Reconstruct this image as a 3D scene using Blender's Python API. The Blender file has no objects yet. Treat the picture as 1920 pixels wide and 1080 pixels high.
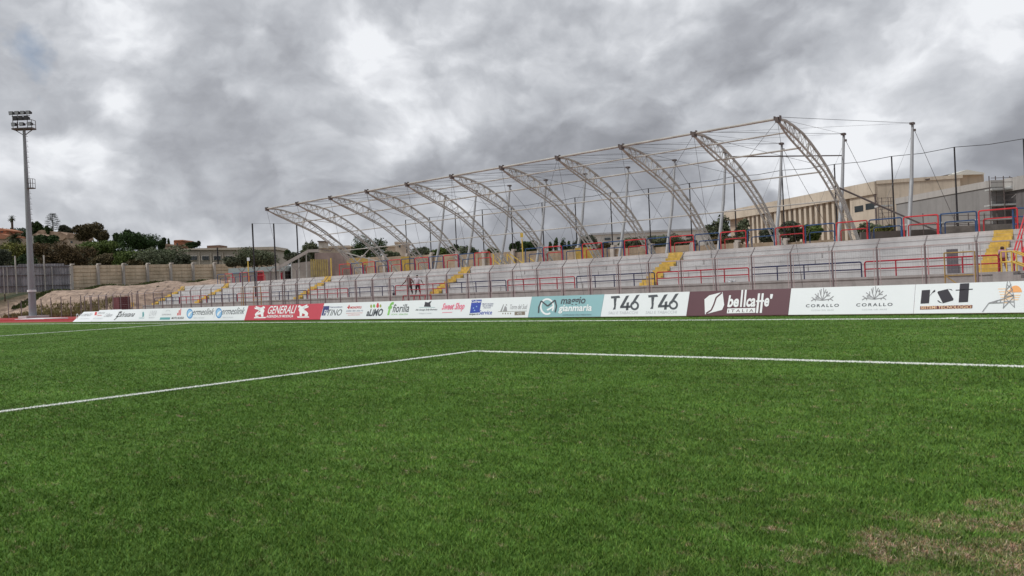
import bpy, bmesh, math, random
import numpy as np
from mathutils import Vector, Matrix
random.seed(7); rng = np.random.default_rng(7)
scn = bpy.context.scene; col = scn.collection

# ------------------------------------------------------------------ camera
YAW, PITCH, ROLL, FPX, EYE = 0.7353, -0.0037, 0.0455, 1550.6, 1.5
cy, sy, cp, sp = math.cos(YAW), math.sin(YAW), math.cos(PITCH), math.sin(PITCH)
FW = Vector((-sy*cp, cy*cp, sp)); r0 = Vector((cy, sy, 0)); u0 = r0.cross(FW)
cr, sr = math.cos(ROLL), math.sin(ROLL)
RT = cr*r0 - sr*u0; UP = sr*r0 + cr*u0
cd = bpy.data.cameras.new('camera'); cam = bpy.data.objects.new('camera', cd); col.objects.link(cam)
cd.sensor_width = 36; cd.lens = FPX/1920*36; cd.clip_start = .1; cd.clip_end = 6000
M = Matrix((RT, UP, -FW)).transposed().to_4x4(); M.translation = Vector((0, 0, EYE)); cam.matrix_world = M
scn.camera = cam
C0 = Vector((0, 0, EYE))
def ray(x, y): return FW + RT*((x-960)/FPX) - UP*((y-540)/FPX)
def onY(x, y, Y): d = ray(x, y); return C0 + d*(Y/d.y)
def onX(x, y, X): d = ray(x, y); return C0 + d*(X/d.x)
def onD(x, y, D): return C0 + ray(x, y)*D
def rX(x, y): d = ray(x, y); return d.x/d.y
def pxX(px, Y, z):                      # X where a point (X,Y,z) is seen in column px
    a, b = -400., 60.
    for _ in range(40):
        m = (a+b)/2; d = Vector((m, Y, z)) - C0
        if 960+FPX*d.dot(RT)/d.dot(FW) < px: a = m
        else: b = m
    return (a+b)/2

# ------------------------------------------------------------------ light
SUN_EL, SUN_AZ = math.radians(52), math.radians(215)      # azimuth measured clockwise from +Y
sd = bpy.data.lights.new('sun', 'SUN'); so = bpy.data.objects.new('sun', sd); col.objects.link(so)
sd.energy = 1.5; sd.angle = math.radians(14); sd.color = (1, .97, .92)
sdir = Vector((math.sin(SUN_AZ)*math.cos(SUN_EL), math.cos(SUN_AZ)*math.cos(SUN_EL), math.sin(SUN_EL)))
so.rotation_euler = sdir.to_track_quat('Z', 'Y').to_euler()
vs = scn.view_settings; vs.view_transform = 'Standard'; vs.look = 'None'; vs.exposure = 0.62; vs.gamma = 1

w = bpy.data.worlds.new('World'); scn.world = w; w.use_nodes = True
nt = w.node_tree; N = nt.nodes; L = nt.links; N.clear()
def nd(t, **k):
    n = N.new(t)
    for a, b in k.items(): setattr(n, a, b)
    return n
def mth(op, a, b=None, c=None, clamp=False):
    n = nd('ShaderNodeMath', operation=op); n.use_clamp = clamp
    for i, v in enumerate((a, b, c)):
        if v is None: continue
        if isinstance(v, (int, float)): n.inputs[i].default_value = v
        else: L.new(v, n.inputs[i])
    return n.outputs[0]
def vmth(op, a, b=None, s=None):
    n = nd('ShaderNodeVectorMath', operation=op)
    for i, v in enumerate((a, b)):
        if v is None: continue
        if isinstance(v, (tuple, Vector)): n.inputs[i].default_value = v
        else: L.new(v, n.inputs[i])
    if s is not None:
        if isinstance(s, (int, float)): n.inputs['Scale'].default_value = s
        else: L.new(s, n.inputs['Scale'])
    return n
def noise(vec, scale, detail=6, rough=.55, dist=0.):
    n = nd('ShaderNodeTexNoise'); L.new(vec, n.inputs['Vector'])
    n.inputs['Scale'].default_value = scale; n.inputs['Detail'].default_value = detail
    n.inputs['Roughness'].default_value = rough; n.inputs['Distortion'].default_value = dist
    return n
tc = nd('ShaderNodeTexCoord'); G = tc.outputs['Generated']
nrm = vmth('NORMALIZE', G).outputs[0]
sep = nd('ShaderNodeSeparateXYZ'); L.new(nrm, sep.inputs[0])
zc = mth('MAXIMUM', sep.outputs[2], 0.0)
inv = mth('DIVIDE', 1.0, mth('ADD', zc, 0.42))
flat = nd('ShaderNodeCombineXYZ')
L.new(mth('MULTIPLY', sep.outputs[0], inv), flat.inputs[0]); L.new(mth('MULTIPLY', sep.outputs[1], inv), flat.inputs[1]); L.new(mth('MULTIPLY', zc, 2.6), flat.inputs[2])
warp = noise(flat.outputs[0], 1.6, 4)
wv = vmth('SUBTRACT', warp.outputs['Color'], (.5, .5, .5)).outputs[0]
wp = vmth('ADD', flat.outputs[0], vmth('SCALE', wv, s=.35).outputs[0]).outputs[0]
skv = vmth('MULTIPLY', nrm, (1, 1, 1.4)).outputs[0]
skw = noise(skv, 3.0, 5, .55); sv = vmth('ADD', skv, vmth('SCALE', vmth('SUBTRACT', skw.outputs['Color'], (.5, .5, .5)).outputs[0], s=.16).outputs[0]).outputs[0]
wp = sv
nA = noise(wp, 3.0, 10, .56).outputs['Fac']
off = vmth('ADD', wp, tuple(Vector((-.022, -.015, .045)))).outputs[0]
nR1 = noise(wp, 5.0, 7, .50).outputs['Fac']; nR2 = noise(off, 5.0, 7, .50).outputs['Fac']
relief = mth('MULTIPLY', mth('SUBTRACT', nR1, nR2), 1.4)
nB = noise(wp, 13.0, 8, .58).outputs['Fac']
nC = noise(vmth('ADD', wp, (3.1, 1.7, .4)).outputs[0], 1.7, 5, .5).outputs['Fac']
# direction used for the hand-placed bright gaps and dark bellies, slightly warped for ragged outlines
dw = noise(nrm, 5.0, 6, .6); dwv = vmth('SUBTRACT', dw.outputs['Color'], (.5, .5, .5)).outputs[0]
dirw = vmth('ADD', nrm, vmth('SCALE', dwv, s=.22).outputs[0]).outputs[0]
BLOBS = [  # px, py, radius px, amount : + bright, - dark
 (60,40,190,.04),(0,200,120,.04),(200,160,150,.09),(300,40,90,-.13),(470,110,120,-.24),(380,60,90,-.14),(285,98,42,.10),
 (420,210,150,.06),(250,285,90,-.08),(560,280,150,-.26),(400,310,110,-.14),(690,320,90,-.12),(620,40,100,-.14),(540,10,120,-.08),
 (830,60,85,.14),(700,150,120,.08),(940,150,110,-.16),(1070,190,90,-.15),(950,60,90,-.10),(1090,45,60,.28),(1140,140,95,.12),
 (1300,90,210,-.05),(1530,60,70,.12),(1620,30,110,-.08),(1840,60,60,.03),(1750,140,130,.02),(1910,160,110,-.10),(1450,170,150,-.08),
 (780,270,70,.14),(890,245,90,.08),(395,360,62,.26),(180,385,160,-.03),(60,300,110,.10),(600,400,150,.12),(450,430,110,.14),
 (1050,310,150,-.12),(1350,330,180,-.14),(1100,400,160,-.10),(1540,315,58,.24),(1690,310,70,.24),(1820,290,90,-.20),(1400,270,90,.04),
 (900,-250,420,.4),(200,-300,400,.3),(1700,-300,420,.3)]
acc = None
for px, py, rad, am in BLOBS:
    d = ray(px, py).normalized()
    dist = nd('ShaderNodeVectorMath', operation='DISTANCE'); L.new(dirw, dist.inputs[0]); dist.inputs[1].default_value = d
    q = mth('MULTIPLY', dist.outputs['Value'], FPX/rad*.92); e = mth('EXPONENT', mth('MULTIPLY', mth('MULTIPLY', q, q), -1.0))
    acc = mth('MULTIPLY_ADD', e, am*(.62 if am > 0 else .66), acc if acc is not None else 0.0)
def sstp(v, a, b):
    q = nd('ShaderNodeMapRange', interpolation_type='SMOOTHSTEP'); L.new(v, q.inputs[0]); q.inputs[1].default_value = a; q.inputs[2].default_value = b; return q.outputs[0]
nE = noise(vmth('ADD', wp, (7.3, 2.2, 5.1)).outputs[0], 4.2, 10, .47, .25).outputs['Fac']
nF = noise(vmth('ADD', wp, (1.3, 8.2, 3.4)).outputs[0], 7.5, 9, .47, .25).outputs['Fac']
t = mth('MULTIPLY_ADD', mth('SUBTRACT', nA, .5), .60, .53)
t = mth('MULTIPLY_ADD', mth('SUBTRACT', sstp(nE, .43, .54), .5), .27, t)
t = mth('MULTIPLY_ADD', mth('SUBTRACT', sstp(nF, .46, .54), .5), .13, t)
t = mth('MULTIPLY_ADD', mth('SUBTRACT', nB, .5), .16, t)
t = mth('MULTIPLY_ADD', mth('SUBTRACT', nC, .5), .35, t)
nS1 = noise(wp, 12.0, 6, .55).outputs['Fac']; off2 = vmth('ADD', wp, (-.010, -.006, .018)).outputs[0]; nS2 = noise(off2, 12.0, 6, .55).outputs['Fac']
t = mth('ADD', t, mth('MULTIPLY', mth('SUBTRACT', nS1, nS2), .5))
t = mth('ADD', t, relief)
t = mth('ADD', t, acc, clamp=True)
ramp = nd('ShaderNodeValToRGB'); L.new(t, ramp.inputs[0]); cr_ = ramp.color_ramp
K = 3.9
stops = [(0, (.265,.275,.305)), (.22, (.32,.332,.365)), (.42, (.41,.425,.463)), (.60, (.52,.54,.58)), (.76, (.64,.66,.70)), (.92, (.81,.83,.87)), (1, (.90,.92,.955))]
cr_.elements[0].position = 0; cr_.elements[1].position = 1
for p_, c_ in stops[1:-1]: cr_.elements.new(p_)
for el, (p_, c_) in zip(cr_.elements, stops): el.position = p_; el.color = (*c_, 1)
cl = vmth('SCALE', ramp.outputs[0], s=K*1.62)
sky = nd('ShaderNodeTexSky', sky_type='NISHITA'); sky.sun_disc = False; sky.sun_elevation = SUN_EL; sky.sun_rotation = SUN_AZ
skc = vmth('SCALE', sky.outputs[0], s=.55)
# a small blue gap at the far left
gd = nd('ShaderNodeVectorMath', operation='DISTANCE'); L.new(dirw, gd.inputs[0]); gd.inputs[1].default_value = ray(25, 128).normalized()
gap = mth('MULTIPLY', mth('SUBTRACT', 1.0, mth('MULTIPLY', gd.outputs['Value'], 28.0), clamp=True), .9)
mx = nd('ShaderNodeMix', data_type='RGBA'); L.new(gap, mx.inputs[0]); L.new(cl.outputs[0], mx.inputs[6]); L.new(skc.outputs[0], mx.inputs[7])
bg = nd('ShaderNodeBackground'); bg.inputs[1].default_value = .1; L.new(mx.outputs[2], bg.inputs[0])
wo = nd('ShaderNodeOutputWorld'); L.new(bg.outputs[0], wo.inputs[0])

# ------------------------------------------------------------------ materials
MATS = {}
def mat(name, c, rough=.8, var=.12, scale=2., c2=None, metal=0., bump=0., spec=.3, detail=5, stretch=None, streak=0.):
    if name in MATS: return MATS[name]
    m = bpy.data.materials.new(name); m.use_nodes = True; n = m.node_tree.nodes; l = m.node_tree.links
    b = n['Principled BSDF']; b.inputs['Roughness'].default_value = rough; b.inputs['Metallic'].default_value = metal
    b.inputs['Specular IOR Level'].default_value = spec
    g = n.new('ShaderNodeNewGeometry'); vec = g.outputs['Position']
    if stretch:
        mp = n.new('ShaderNodeVectorMath'); mp.operation = 'MULTIPLY'; l.new(vec, mp.inputs[0]); mp.inputs[1].default_value = stretch; vec = mp.outputs[0]
    tx = n.new('ShaderNodeTexNoise'); l.new(vec, tx.inputs['Vector']); tx.inputs['Scale'].default_value = scale; tx.inputs['Detail'].default_value = detail; tx.inputs['Roughness'].default_value = .65
    rp = n.new('ShaderNodeValToRGB'); l.new(tx.outputs['Fac'], rp.inputs[0])
    lo = c if c2 is None else c2
    rp.color_ramp.elements[0].position = .32; rp.color_ramp.elements[1].position = .68
    rp.color_ramp.elements[0].color = (*[min(1, v*(1-var)) for v in lo], 1); rp.color_ramp.elements[1].color = (*[min(1, v*(1+var)) for v in c], 1)
    out = rp.outputs[0]
    if streak:
        mp = n.new('ShaderNodeVectorMath'); mp.operation = 'MULTIPLY'; l.new(g.outputs['Position'], mp.inputs[0]); mp.inputs[1].default_value = (3, 3, .25)
        t2 = n.new('ShaderNodeTexNoise'); l.new(mp.outputs[0], t2.inputs['Vector']); t2.inputs['Scale'].default_value = 1.0; t2.inputs['Detail'].default_value = 6
        r2 = n.new('ShaderNodeMapRange'); l.new(t2.outputs['Fac'], r2.inputs[0]); r2.inputs[1].default_value = .5; r2.inputs[2].default_value = .75; r2.inputs[3].default_value = 1; r2.inputs[4].default_value = 1-streak
        vm = n.new('ShaderNodeVectorMath'); vm.operation = 'SCALE'; l.new(out, vm.inputs[0]); l.new(r2.outputs[0], vm.inputs['Scale']); out = vm.outputs[0]
    l.new(out, b.inputs['Base Color'])
    if bump:
        bp = n.new('ShaderNodeBump'); bp.inputs['Strength'].default_value = bump; bp.inputs['Distance'].default_value = .05; l.new(tx.outputs['Fac'], bp.inputs['Height']); l.new(bp.outputs[0], b.inputs['Normal'])
    MATS[name] = m; return m
CONC = mat('pale_concrete', (.56,.555,.555), .85, .04, 1.0, (.52,.515,.515), streak=.15)
CONC_D = mat('dark_concrete', (.37,.355,.35), .9, .08, 1.6, (.33,.315,.31), streak=.2)
CAPC = mat('coping_concrete', (.56,.54,.53), .85, .08, 2., streak=.15)
WALLC = mat('brown_precast', (.38,.30,.22), .9, .14, .7, (.30,.235,.17), streak=.3)
WALLPOST = mat('pale_post_concrete', (.50,.46,.42), .9, .12, 1.5, streak=.3)
STEEL = mat('galvanised_steel', (.50,.485,.455), .5, .10, 1.2, (.40,.38,.35), metal=.2)
STEELMAST = mat('mast_steel', (.36,.37,.385), .55, .08, .8, metal=.25)
DARKST = mat('weathered_steel', (.135,.11,.105), .6, .2, 3.)
FENCEP = mat('fence_post_paint', (.215,.195,.195), .6, .2, 3.)
FENCER = mat('fence_rail_zinc', (.46,.43,.42), .55, .1, 3.)
MESHW = mat('wire_mesh', (.30,.275,.27), .6, .1, 3.)
RED = mat('red_paint', (.60,.045,.055), .45, .16, 2.5)
REDD = mat('dark_red_paint', (.40,.022,.04), .45, .16, 2.5)
BLUE = mat('blue_paint', (.035,.085,.20), .45, .2, 2.5)
NAVY = mat('navy_paint', (.022,.03,.09), .5, .2, 2.5)
YEL = mat('yellow_paint', (.66,.46,.11), .75, .14, 2.2, (.54,.38,.10), streak=.2)
YELR = mat('yellow_rail_paint', (.72,.50,.10), .5, .1, 3.)
CABLE = mat('steel_cable', (.10,.10,.11), .5, .1, 3.)
BLACKP = mat('dark_pole_paint', (.035,.032,.035), .6, .2, 2.)
WHITEB = mat('white_panel', (.80,.83,.86), .45, .02, .5, spec=.4)
MARB = mat('maroon_panel', (.105,.036,.050), .45, .05, .5)
REDB = mat('red_panel', (.56,.07,.10), .45, .05, .5)
TEALB = mat('teal_panel', (.27,.48,.52), .45, .04, .5)
FRAMEB = mat('panel_frame', (.25,.25,.26), .6, .1, 2.)
TRACK = mat('track_rubber', (.36,.055,.055), .9, .15, 1.2, (.28,.045,.045))
SKIN = mat('brown_skin', (.075,.036,.022), .6, .1, 8.)
HAIR = mat('black_hair', (.012,.010,.010), .7, .2, 20.)
def flatm(n, c, r=.5): return mat('ink_'+n, c, r, .03, 1.)
INK = {k: flatm(k, v) for k, v in dict(dark=(.045,.045,.055), charcoal=(.07,.08,.095), navy=(.05,.06,.20), grey=(.33,.33,.35), ltgrey=(.55,.57,.60), blue=(.10,.30,.60), ltblue=(.32,.55,.78), royal=(.04,.08,.42), red=(.62,.07,.07), pink=(.80,.22,.32), green=(.22,.52,.13), olive=(.35,.38,.10), teal=(.14,.38,.40), white=(.84,.86,.88), black=(.018,.016,.028), maroon=(.16,.035,.03), orange=(.90,.42,.16), peach=(.95,.66,.42), brown=(.22,.18,.14), wine=(.105,.036,.050)).items()}
GLASS = mat('dark_glass', (.03,.04,.045), .15, .2, 1., spec=.6)

# ------------------------------------------------------------------ mesh + naming helpers
WL = {}
def tag(o, label=None, cat=None, group=None, kind=None):
    if label: o['label'] = label
    if cat: o['category'] = cat
    if group: o['group'] = group
    if kind: o['kind'] = kind
    return o
def thing(name, label, cat, loc=(0, 0, 0), group=None):
    o = bpy.data.objects.new(name, None); o.empty_display_size = .2; col.objects.link(o); o.location = loc; WL[o.name] = Vector(loc)
    return tag(o, label, cat, group)
class MB:
    def __init__(s): s.v = []; s.f = []; s.mi = []
    def add(s, vs_, fs, mi=0):
        b = len(s.v); s.v += [tuple(x) for x in vs_]; s.f += [tuple(b+i for i in f) for f in fs]; s.mi += [mi]*len(fs); return s
    def box(s, a, b, mi=0, M=None):
        (x0, y0, z0), (x1, y1, z1) = a, b
        vs_ = [Vector(p) for p in ((x0,y0,z0),(x1,y0,z0),(x1,y1,z0),(x0,y1,z0),(x0,y0,z1),(x1,y0,z1),(x1,y1,z1),(x0,y1,z1))]
        if M: vs_ = [M @ p for p in vs_]
        return s.add(vs_, [(0,3,2,1),(4,5,6,7),(0,1,5,4),(1,2,6,5),(2,3,7,6),(3,0,4,7)], mi)
    def tube(s, p, q, r, n=6, r2=None, mi=0):
        p = Vector(p); q = Vector(q); d = q-p
        if d.length < 1e-6: return s
        d.normalize(); a = d.cross(Vector((0, 0, 1)) if abs(d.z) < .95 else Vector((1, 0, 0))).normalized(); b = d.cross(a)
        r2 = r if r2 is None else r2; vs_ = []
        for c, R in ((p, r), (q, r2)):
            for i in range(n):
                t_ = 2*math.pi*(i+.5)/n; vs_.append(c+a*(R*math.cos(t_))+b*(R*math.sin(t_)))
        fs = [(i, (i+1) % n, n+(i+1) % n, n+i) for i in range(n)]+[tuple(range(n))[::-1], tuple(range(n, 2*n))]
        return s.add(vs_, fs, mi)
    def path(s, pts, r, n=6, mi=0):
        for a, b in zip(pts[:-1], pts[1:]): s.tube(a, b, r, n, mi=mi)
        return s
    def poly(s, pts, mi=0): return s.add(pts, [tuple(range(len(pts)))], mi)
    def prism(s, pts, off, mi=0):
        n = len(pts); off = Vector(off); a = [Vector(p) for p in pts]
        return s.add(a+[p+off for p in a], [tuple(range(n))[::-1], tuple(range(n, 2*n))]+[(i, (i+1) % n, n+(i+1) % n, n+i) for i in range(n)], mi)
    def build(s, name, m, parent=None, smooth=False):
        L0 = WL.get(parent.name, Vector()) if parent else Vector()
        me = bpy.data.meshes.new(name); me.from_pydata([Vector(v)-L0 for v in s.v], [], s.f)
        ms = m if isinstance(m, (list, tuple)) else [m]
        for x in ms: me.materials.append(x)
        if len(ms) > 1: me.polygons.foreach_set('material_index', s.mi)
        if smooth: me.polygons.foreach_set('use_smooth', [True]*len(me.polygons))
        me.update(); o = bpy.data.objects.new(name, me); col.objects.link(o)
        if parent: o.parent = parent; WL[o.name] = L0
        return o
def copy_tree(o, parent=None, loc=None):
    c = o.copy(); col.objects.link(c); c.parent = parent
    if loc is not None: c.location = loc
    for ch in list(o.children): copy_tree(ch, c)
    return c
ORD = ['first','second','third','fourth','fifth','sixth','seventh','eighth','ninth','tenth','eleventh','twelfth','thirteenth','fourteenth','fifteenth','sixteenth','seventeenth','eighteenth']

# ------------------------------------------------------------------ dimensions of the place
Y_PEN, X_PEN, Y_TOUCH, X_HALF = 13.64, -13.60, 25.30, -50.3
Y_FENCE, Y_FRONT, Y_R1, RUN, RISE, Z_FRONT, Z_TOP, Y_EDGE = 38.5, 48.0, 49.6, .90, .42, 1.04, 3.34, 53.3
X_END, X_RIGHT = -108.9, 8.0
ARCH_X = [-20.1-5.37*i for i in range(11)]
def sstep(a, b, x): t_ = max(0, min(1, (x-a)/(b-a))); return t_*t_*(3-2*t_)
def H(X, Y):
    h = 0.
    if Y > 41:
        left = sstep(-108, -112, X)
        m = sstep(41.5, 51, Y)*(2.9+.35*math.sin(X*.21)+.25*math.sin(Y*.7+X*.1)) + sstep(50, 70, Y)*.7 + sstep(-130, -152, X)*1.0*sstep(43, 56, Y)
        back = 3.2*sstep(53.0, 53.3, Y)
        h = left*m + (1-left)*back
    if X < -156 and Y > 30:
        s_ = sstep(2.0, 2.7, -X/max(Y, 1)); h = max(h, (4.2+.115*s_*min(-156-X, 190))*sstep(30, 55, Y))
    return h

# ------------------------------------------------------------------ ground sheets
def grass_mat(name, blade=False):
    m = bpy.data.materials.new(name); m.use_nodes = True; n = m.node_tree.nodes; l = m.node_tree.links
    b = n['Principled BSDF']; b.inputs['Roughness'].default_value = .75; b.inputs['Specular IOR Level'].default_value = .04
    g = n.new('ShaderNodeNewGeometry'); P = g.outputs['Position']
    def nz(s, d=5, st=None, r=.6):
        v = P
        if st:
            q = n.new('ShaderNodeVectorMath'); q.operation = 'MULTIPLY'; l.new(P, q.inputs[0]); q.inputs[1].default_value = st; v = q.outputs[0]
        t_ = n.new('ShaderNodeTexNoise'); l.new(v, t_.inputs['Vector']); t_.inputs['Scale'].default_value = s; t_.inputs['Detail'].default_value = d; t_.inputs['Roughness'].default_value = r; return t_.outputs['Fac']
    def mp(f, a, b_, c=0., d=1.):
        q = n.new('ShaderNodeMapRange'); l.new(f, q.inputs[0])
        for i, v in enumerate((a, b_, c, d)): q.inputs[1+i].default_value = v
        q.clamp = True; return q.outputs[0]
    def mix(f, a, b_):
        q = n.new('ShaderNodeMix'); q.data_type = 'RGBA'; l.new(f, q.inputs[0])
        for i, v in ((6, a), (7, b_)):
            if isinstance(v, tuple): q.inputs[i].default_value = (*v, 1)
            else: l.new(v, q.inputs[i])
        return q.outputs[2]
    def mul(a, b_):
        q = n.new('ShaderNodeMath'); q.operation = 'MULTIPLY'; l.new(a, q.inputs[0])
        if isinstance(b_, float): q.inputs[1].default_value = b_
        else: l.new(b_, q.inputs[1])
        return q.outputs[0]
    base = mix(mp(nz(.35, 6), .35, .65), (.088,.166,.034), (.118,.207,.050))
    tuft = mp(nz(3.2, 5, st=(.6, 1.3, 1), r=.72), .34, .66, .80, 1.22)
    fine = mix(mp(nz(9., 6, r=.75), .35, .65), (.054,.128,.022), (.132,.248,.058))
    c = mix(mp(nz(60., 2), .3, .7, .35, .65), base, fine)
    tm = n.new('ShaderNodeVectorMath'); tm.operation = 'SCALE'; l.new(c, tm.inputs[0]); l.new(tuft, tm.inputs['Scale']); c = tm.outputs[0]
    lowm = mp(nz(.55, 4, st=(.5, 1.2, 1), r=.6), .36, .64, .82, 1.12)  # broad mottling: dark streak shadows in the turf painted into its colour
    tm2 = n.new('ShaderNodeVectorMath'); tm2.operation = 'SCALE'; l.new(c, tm2.inputs[0]); l.new(lowm, tm2.inputs['Scale']); c = tm2.outputs[0]
    # worn straw-coloured turf: more of it close to the goal side (right, near)
    gx = n.new('ShaderNodeSeparateXYZ'); l.new(P, gx.inputs[0])
    d = n.new('ShaderNodeVectorMath'); d.operation = 'DISTANCE'; l.new(P, d.inputs[0]); d.inputs[1].default_value = (-.45, 4.8, 0)
    near = mp(d.outputs['Value'], .1, 1.75, 1., 0.)
    d2 = n.new('ShaderNodeVectorMath'); d2.operation = 'DISTANCE'; l.new(P, d2.inputs[0]); d2.inputs[1].default_value = (-1., 4, 0)
    mid = mp(d2.outputs['Value'], 1.5, 9., 1., 0.)
    dn = nz(2.3, 8, st=(1, 1.25, 1), r=.74)
    a = n.new('ShaderNodeMath'); a.operation = 'MULTIPLY_ADD'; l.new(near, a.inputs[0]); a.inputs[1].default_value = .30; l.new(dn, a.inputs[2])
    a2 = n.new('ShaderNodeMath'); a2.operation = 'MULTIPLY_ADD'; l.new(mid, a2.inputs[0]); a2.inputs[1].default_value = .055; l.new(a.outputs[0], a2.inputs[2])
    dry = mul(mp(a2.outputs[0], .63, .76), mp(nz(22., 5, st=(.7, 1.2, 1), r=.8), .42, .58, .0, 1.))
    fl_ = mul(mp(nz(6.5, 6, st=(.6, 1.4, 1), r=.75), .565, .66), mp(nz(.8, 3), .40, .55))
    mxm = n.new('ShaderNodeMath'); mxm.operation = 'MAXIMUM'; l.new(dry, mxm.inputs[0]); l.new(mul(fl_, .75), mxm.inputs[1]); dry = mxm.outputs[0]
    straw = mix(mp(nz(40., 3), .35, .65), (.22,.115,.085), (.52,.41,.34))
    c = mix(dry, c, straw)
    if blade:
        at = n.new('ShaderNodeAttribute'); at.attribute_name = 'shade'
        hs = n.new('ShaderNodeMix'); hs.data_type = 'RGBA'; hs.blend_type = 'MULTIPLY'; hs.inputs[0].default_value = 1; l.new(c, hs.inputs[6]); l.new(at.outputs['Color'], hs.inputs[7]); c = hs.outputs[2]
    else:
        bp = n.new('ShaderNodeBump'); bp.inputs['Strength'].default_value = .9; bp.inputs['Distance'].default_value = .03; l.new(nz(14., 6, st=(1, 1, 1), r=.8), bp.inputs['Height']); l.new(bp.outputs[0], b.inputs['Normal'])
    l.new(c, b.inputs['Base Color']); return m
GR = grass_mat('turf'); GB = grass_mat('turf_blade', True)
def sheet(name, x0, x1, y0, y1, z, m, h=None):
    o = MB().box((x0, y0, z-(h or .3)), (x1, y1, z)).build(name, m); return tag(o, kind='structure')
sheet('pitch', -128, 40, -45, 27.9, 0.0, GR)
sheet('pitch_left', -330, -128.003, -45, 30.6, -.004, GR)
sheet('running_track', -330, 60, 27.9+.003, 41.2, -.006, TRACK)
# terrain: one sheet that reaches the horizon
xs = sorted(set([-3000, -2000, -1400, -1000, -700, -500, -420] + list(np.arange(-360, -160, 8.)) + list(np.arange(-160, -100, 1.25)) + [-90, -60, -20, 20, 60, 200, 600, 1500, 3000]))
ys = sorted(set([-2000, -800, -300, -60, 0, 25, 36] + list(np.arange(40, 80, 1.5)) + list(np.arange(80, 200, 8.)) + [53.0, 53.3, 260, 400, 700, 1200, 2000, 3000]))
V = []; F = []
for y_ in ys:
    for x_ in xs:
        n_ = 0
        if y_ > 42 and -156 < x_ < -108: n_ = (random.random()-.5)*.55
        V.append((x_, y_, H(x_, y_)+n_ - .32 if y_ < 40.5 else H(x_, y_)+n_-.02))
nx = len(xs)
for j in range(len(ys)-1):
    for i in range(nx-1): F.append((j*nx+i, j*nx+i+1, (j+1)*nx+i+1, (j+1)*nx+i))
EARTH = mat('sandy_earth', (.42,.315,.245), .95, .22, .9, (.20,.145,.115), bump=1., detail=12, stretch=(1, 1, 2.5))
n = EARTH.node_tree.nodes; l = EARTH.node_tree.links; b = n['Principled BSDF']; src = b.inputs['Base Color'].links[0].from_socket
g_ = n.new('ShaderNodeNewGeometry'); sp_ = n.new('ShaderNodeSeparateXYZ'); l.new(g_.outputs['Position'], sp_.inputs[0]); mr = n.new('ShaderNodeMapRange'); l.new(sp_.outputs[0], mr.inputs[0])
for i_, v_ in enumerate((-155, -156.5, 0, 1)): mr.inputs[1+i_].default_value = v_
nz_ = n.new('ShaderNodeTexNoise'); l.new(g_.outputs['Position'], nz_.inputs['Vector']); nz_.inputs['Scale'].default_value = .25; nz_.inputs['Detail'].default_value = 8
rp_ = n.new('ShaderNodeValToRGB'); l.new(nz_.outputs['Fac'], rp_.inputs[0]); rp_.color_ramp.elements[0].color = (.018,.03,.01, 1); rp_.color_ramp.elements[1].color = (.10,.085,.045, 1); rp_.color_ramp.elements[0].position = .35; rp_.color_ramp.elements[1].position = .68
mx_ = n.new('ShaderNodeMix'); mx_.data_type = 'RGBA'; l.new(mr.outputs[0], mx_.inputs[0]); l.new(src, mx_.inputs[6]); l.new(rp_.outputs[0], mx_.inputs[7]); l.new(mx_.outputs[2], b.inputs['Base Color'])
g = MB(); g.v = V; g.f = F; g.mi = [0]*len(F); tag(g.build('ground', EARTH, smooth=True), kind='structure')
# grass verge at the foot of the end wall
GRV = mat('verge_green', (.05,.075,.02), .9, .4, 1.2, (.12,.12,.05))
def blades_patch(name, n, fx, label, hgt, wid, m, cat):
    mb = MB()
    for _ in range(n):
        x_, y_ = fx(); z_ = H(x_, y_)-.05; a = random.random()*6.28; h_ = hgt*(.4+random.random()); ww = wid*(.5+random.random())
        dx, dy = math.cos(a)*ww, math.sin(a)*ww; lx, ly = (random.random()-.5)*h_*.9, (random.random()-.5)*h_*.9
        mb.add([(x_-dx, y_-dy, z_), (x_+dx, y_+dy, z_), (x_+lx, y_+ly, z_+h_)], [(0, 1, 2)])
    o = mb.build(name, m); return tag(o, label, cat, kind='stuff')
blades_patch('ground_cover', 6000, lambda: (-153.6+random.random()**2*6, random.uniform(46, 84)), 'low green weeds along the foot of the end wall', .45, .28, GRV, 'weeds')
DRYV = mat('dry_weeds', (.22,.19,.08), .9, .4, 1.5, (.12,.10,.05))
blades_patch('dry_scrub', 4200, lambda: ((lambda x, q: (x+3*math.sin(q*40), 41.3+q**2.4*5.5))(random.choice((-138,-134,-129,-127,-121,-117,-114,-111))+random.gauss(0, 1.6), random.random())), 'dry scrub growing between the track and the earth mound', .6, .10, DRYV, 'scrub')

# pitch markings
WP = mat('line_paint', (.84,.86,.82), .8, .12, 12.)
LW = .12
LINES = [(X_PEN, -11., Y_PEN-LW, Y_PEN, 'h'), ]
mk = MB()
RECT = [(X_PEN, 30, Y_PEN-LW, Y_PEN), (X_PEN, X_PEN+LW, -14, Y_PEN-LW-.001), (-104, X_HALF-.001, Y_TOUCH-LW, Y_TOUCH), (X_HALF+LW+.001, 30, Y_TOUCH-LW, Y_TOUCH), (X_HALF, X_HALF+LW, -40, Y_TOUCH)]
for x0, x1, y0, y1 in RECT: mk.box((x0, y0, -.05), (x1, y1, .012))
a_ = onY(1765, 597.5, 25.5); mk.poly([(a_.x-.1, Y_TOUCH+.004, .004), (a_.x+.32, Y_TOUCH+.004, .004), (a_.x-.15+.5, Y_TOUCH+.75, .004), (a_.x+.1, Y_TOUCH+.55, .004)])
tag(mk.build('pitch_markings', WP), kind='structure')

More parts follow.
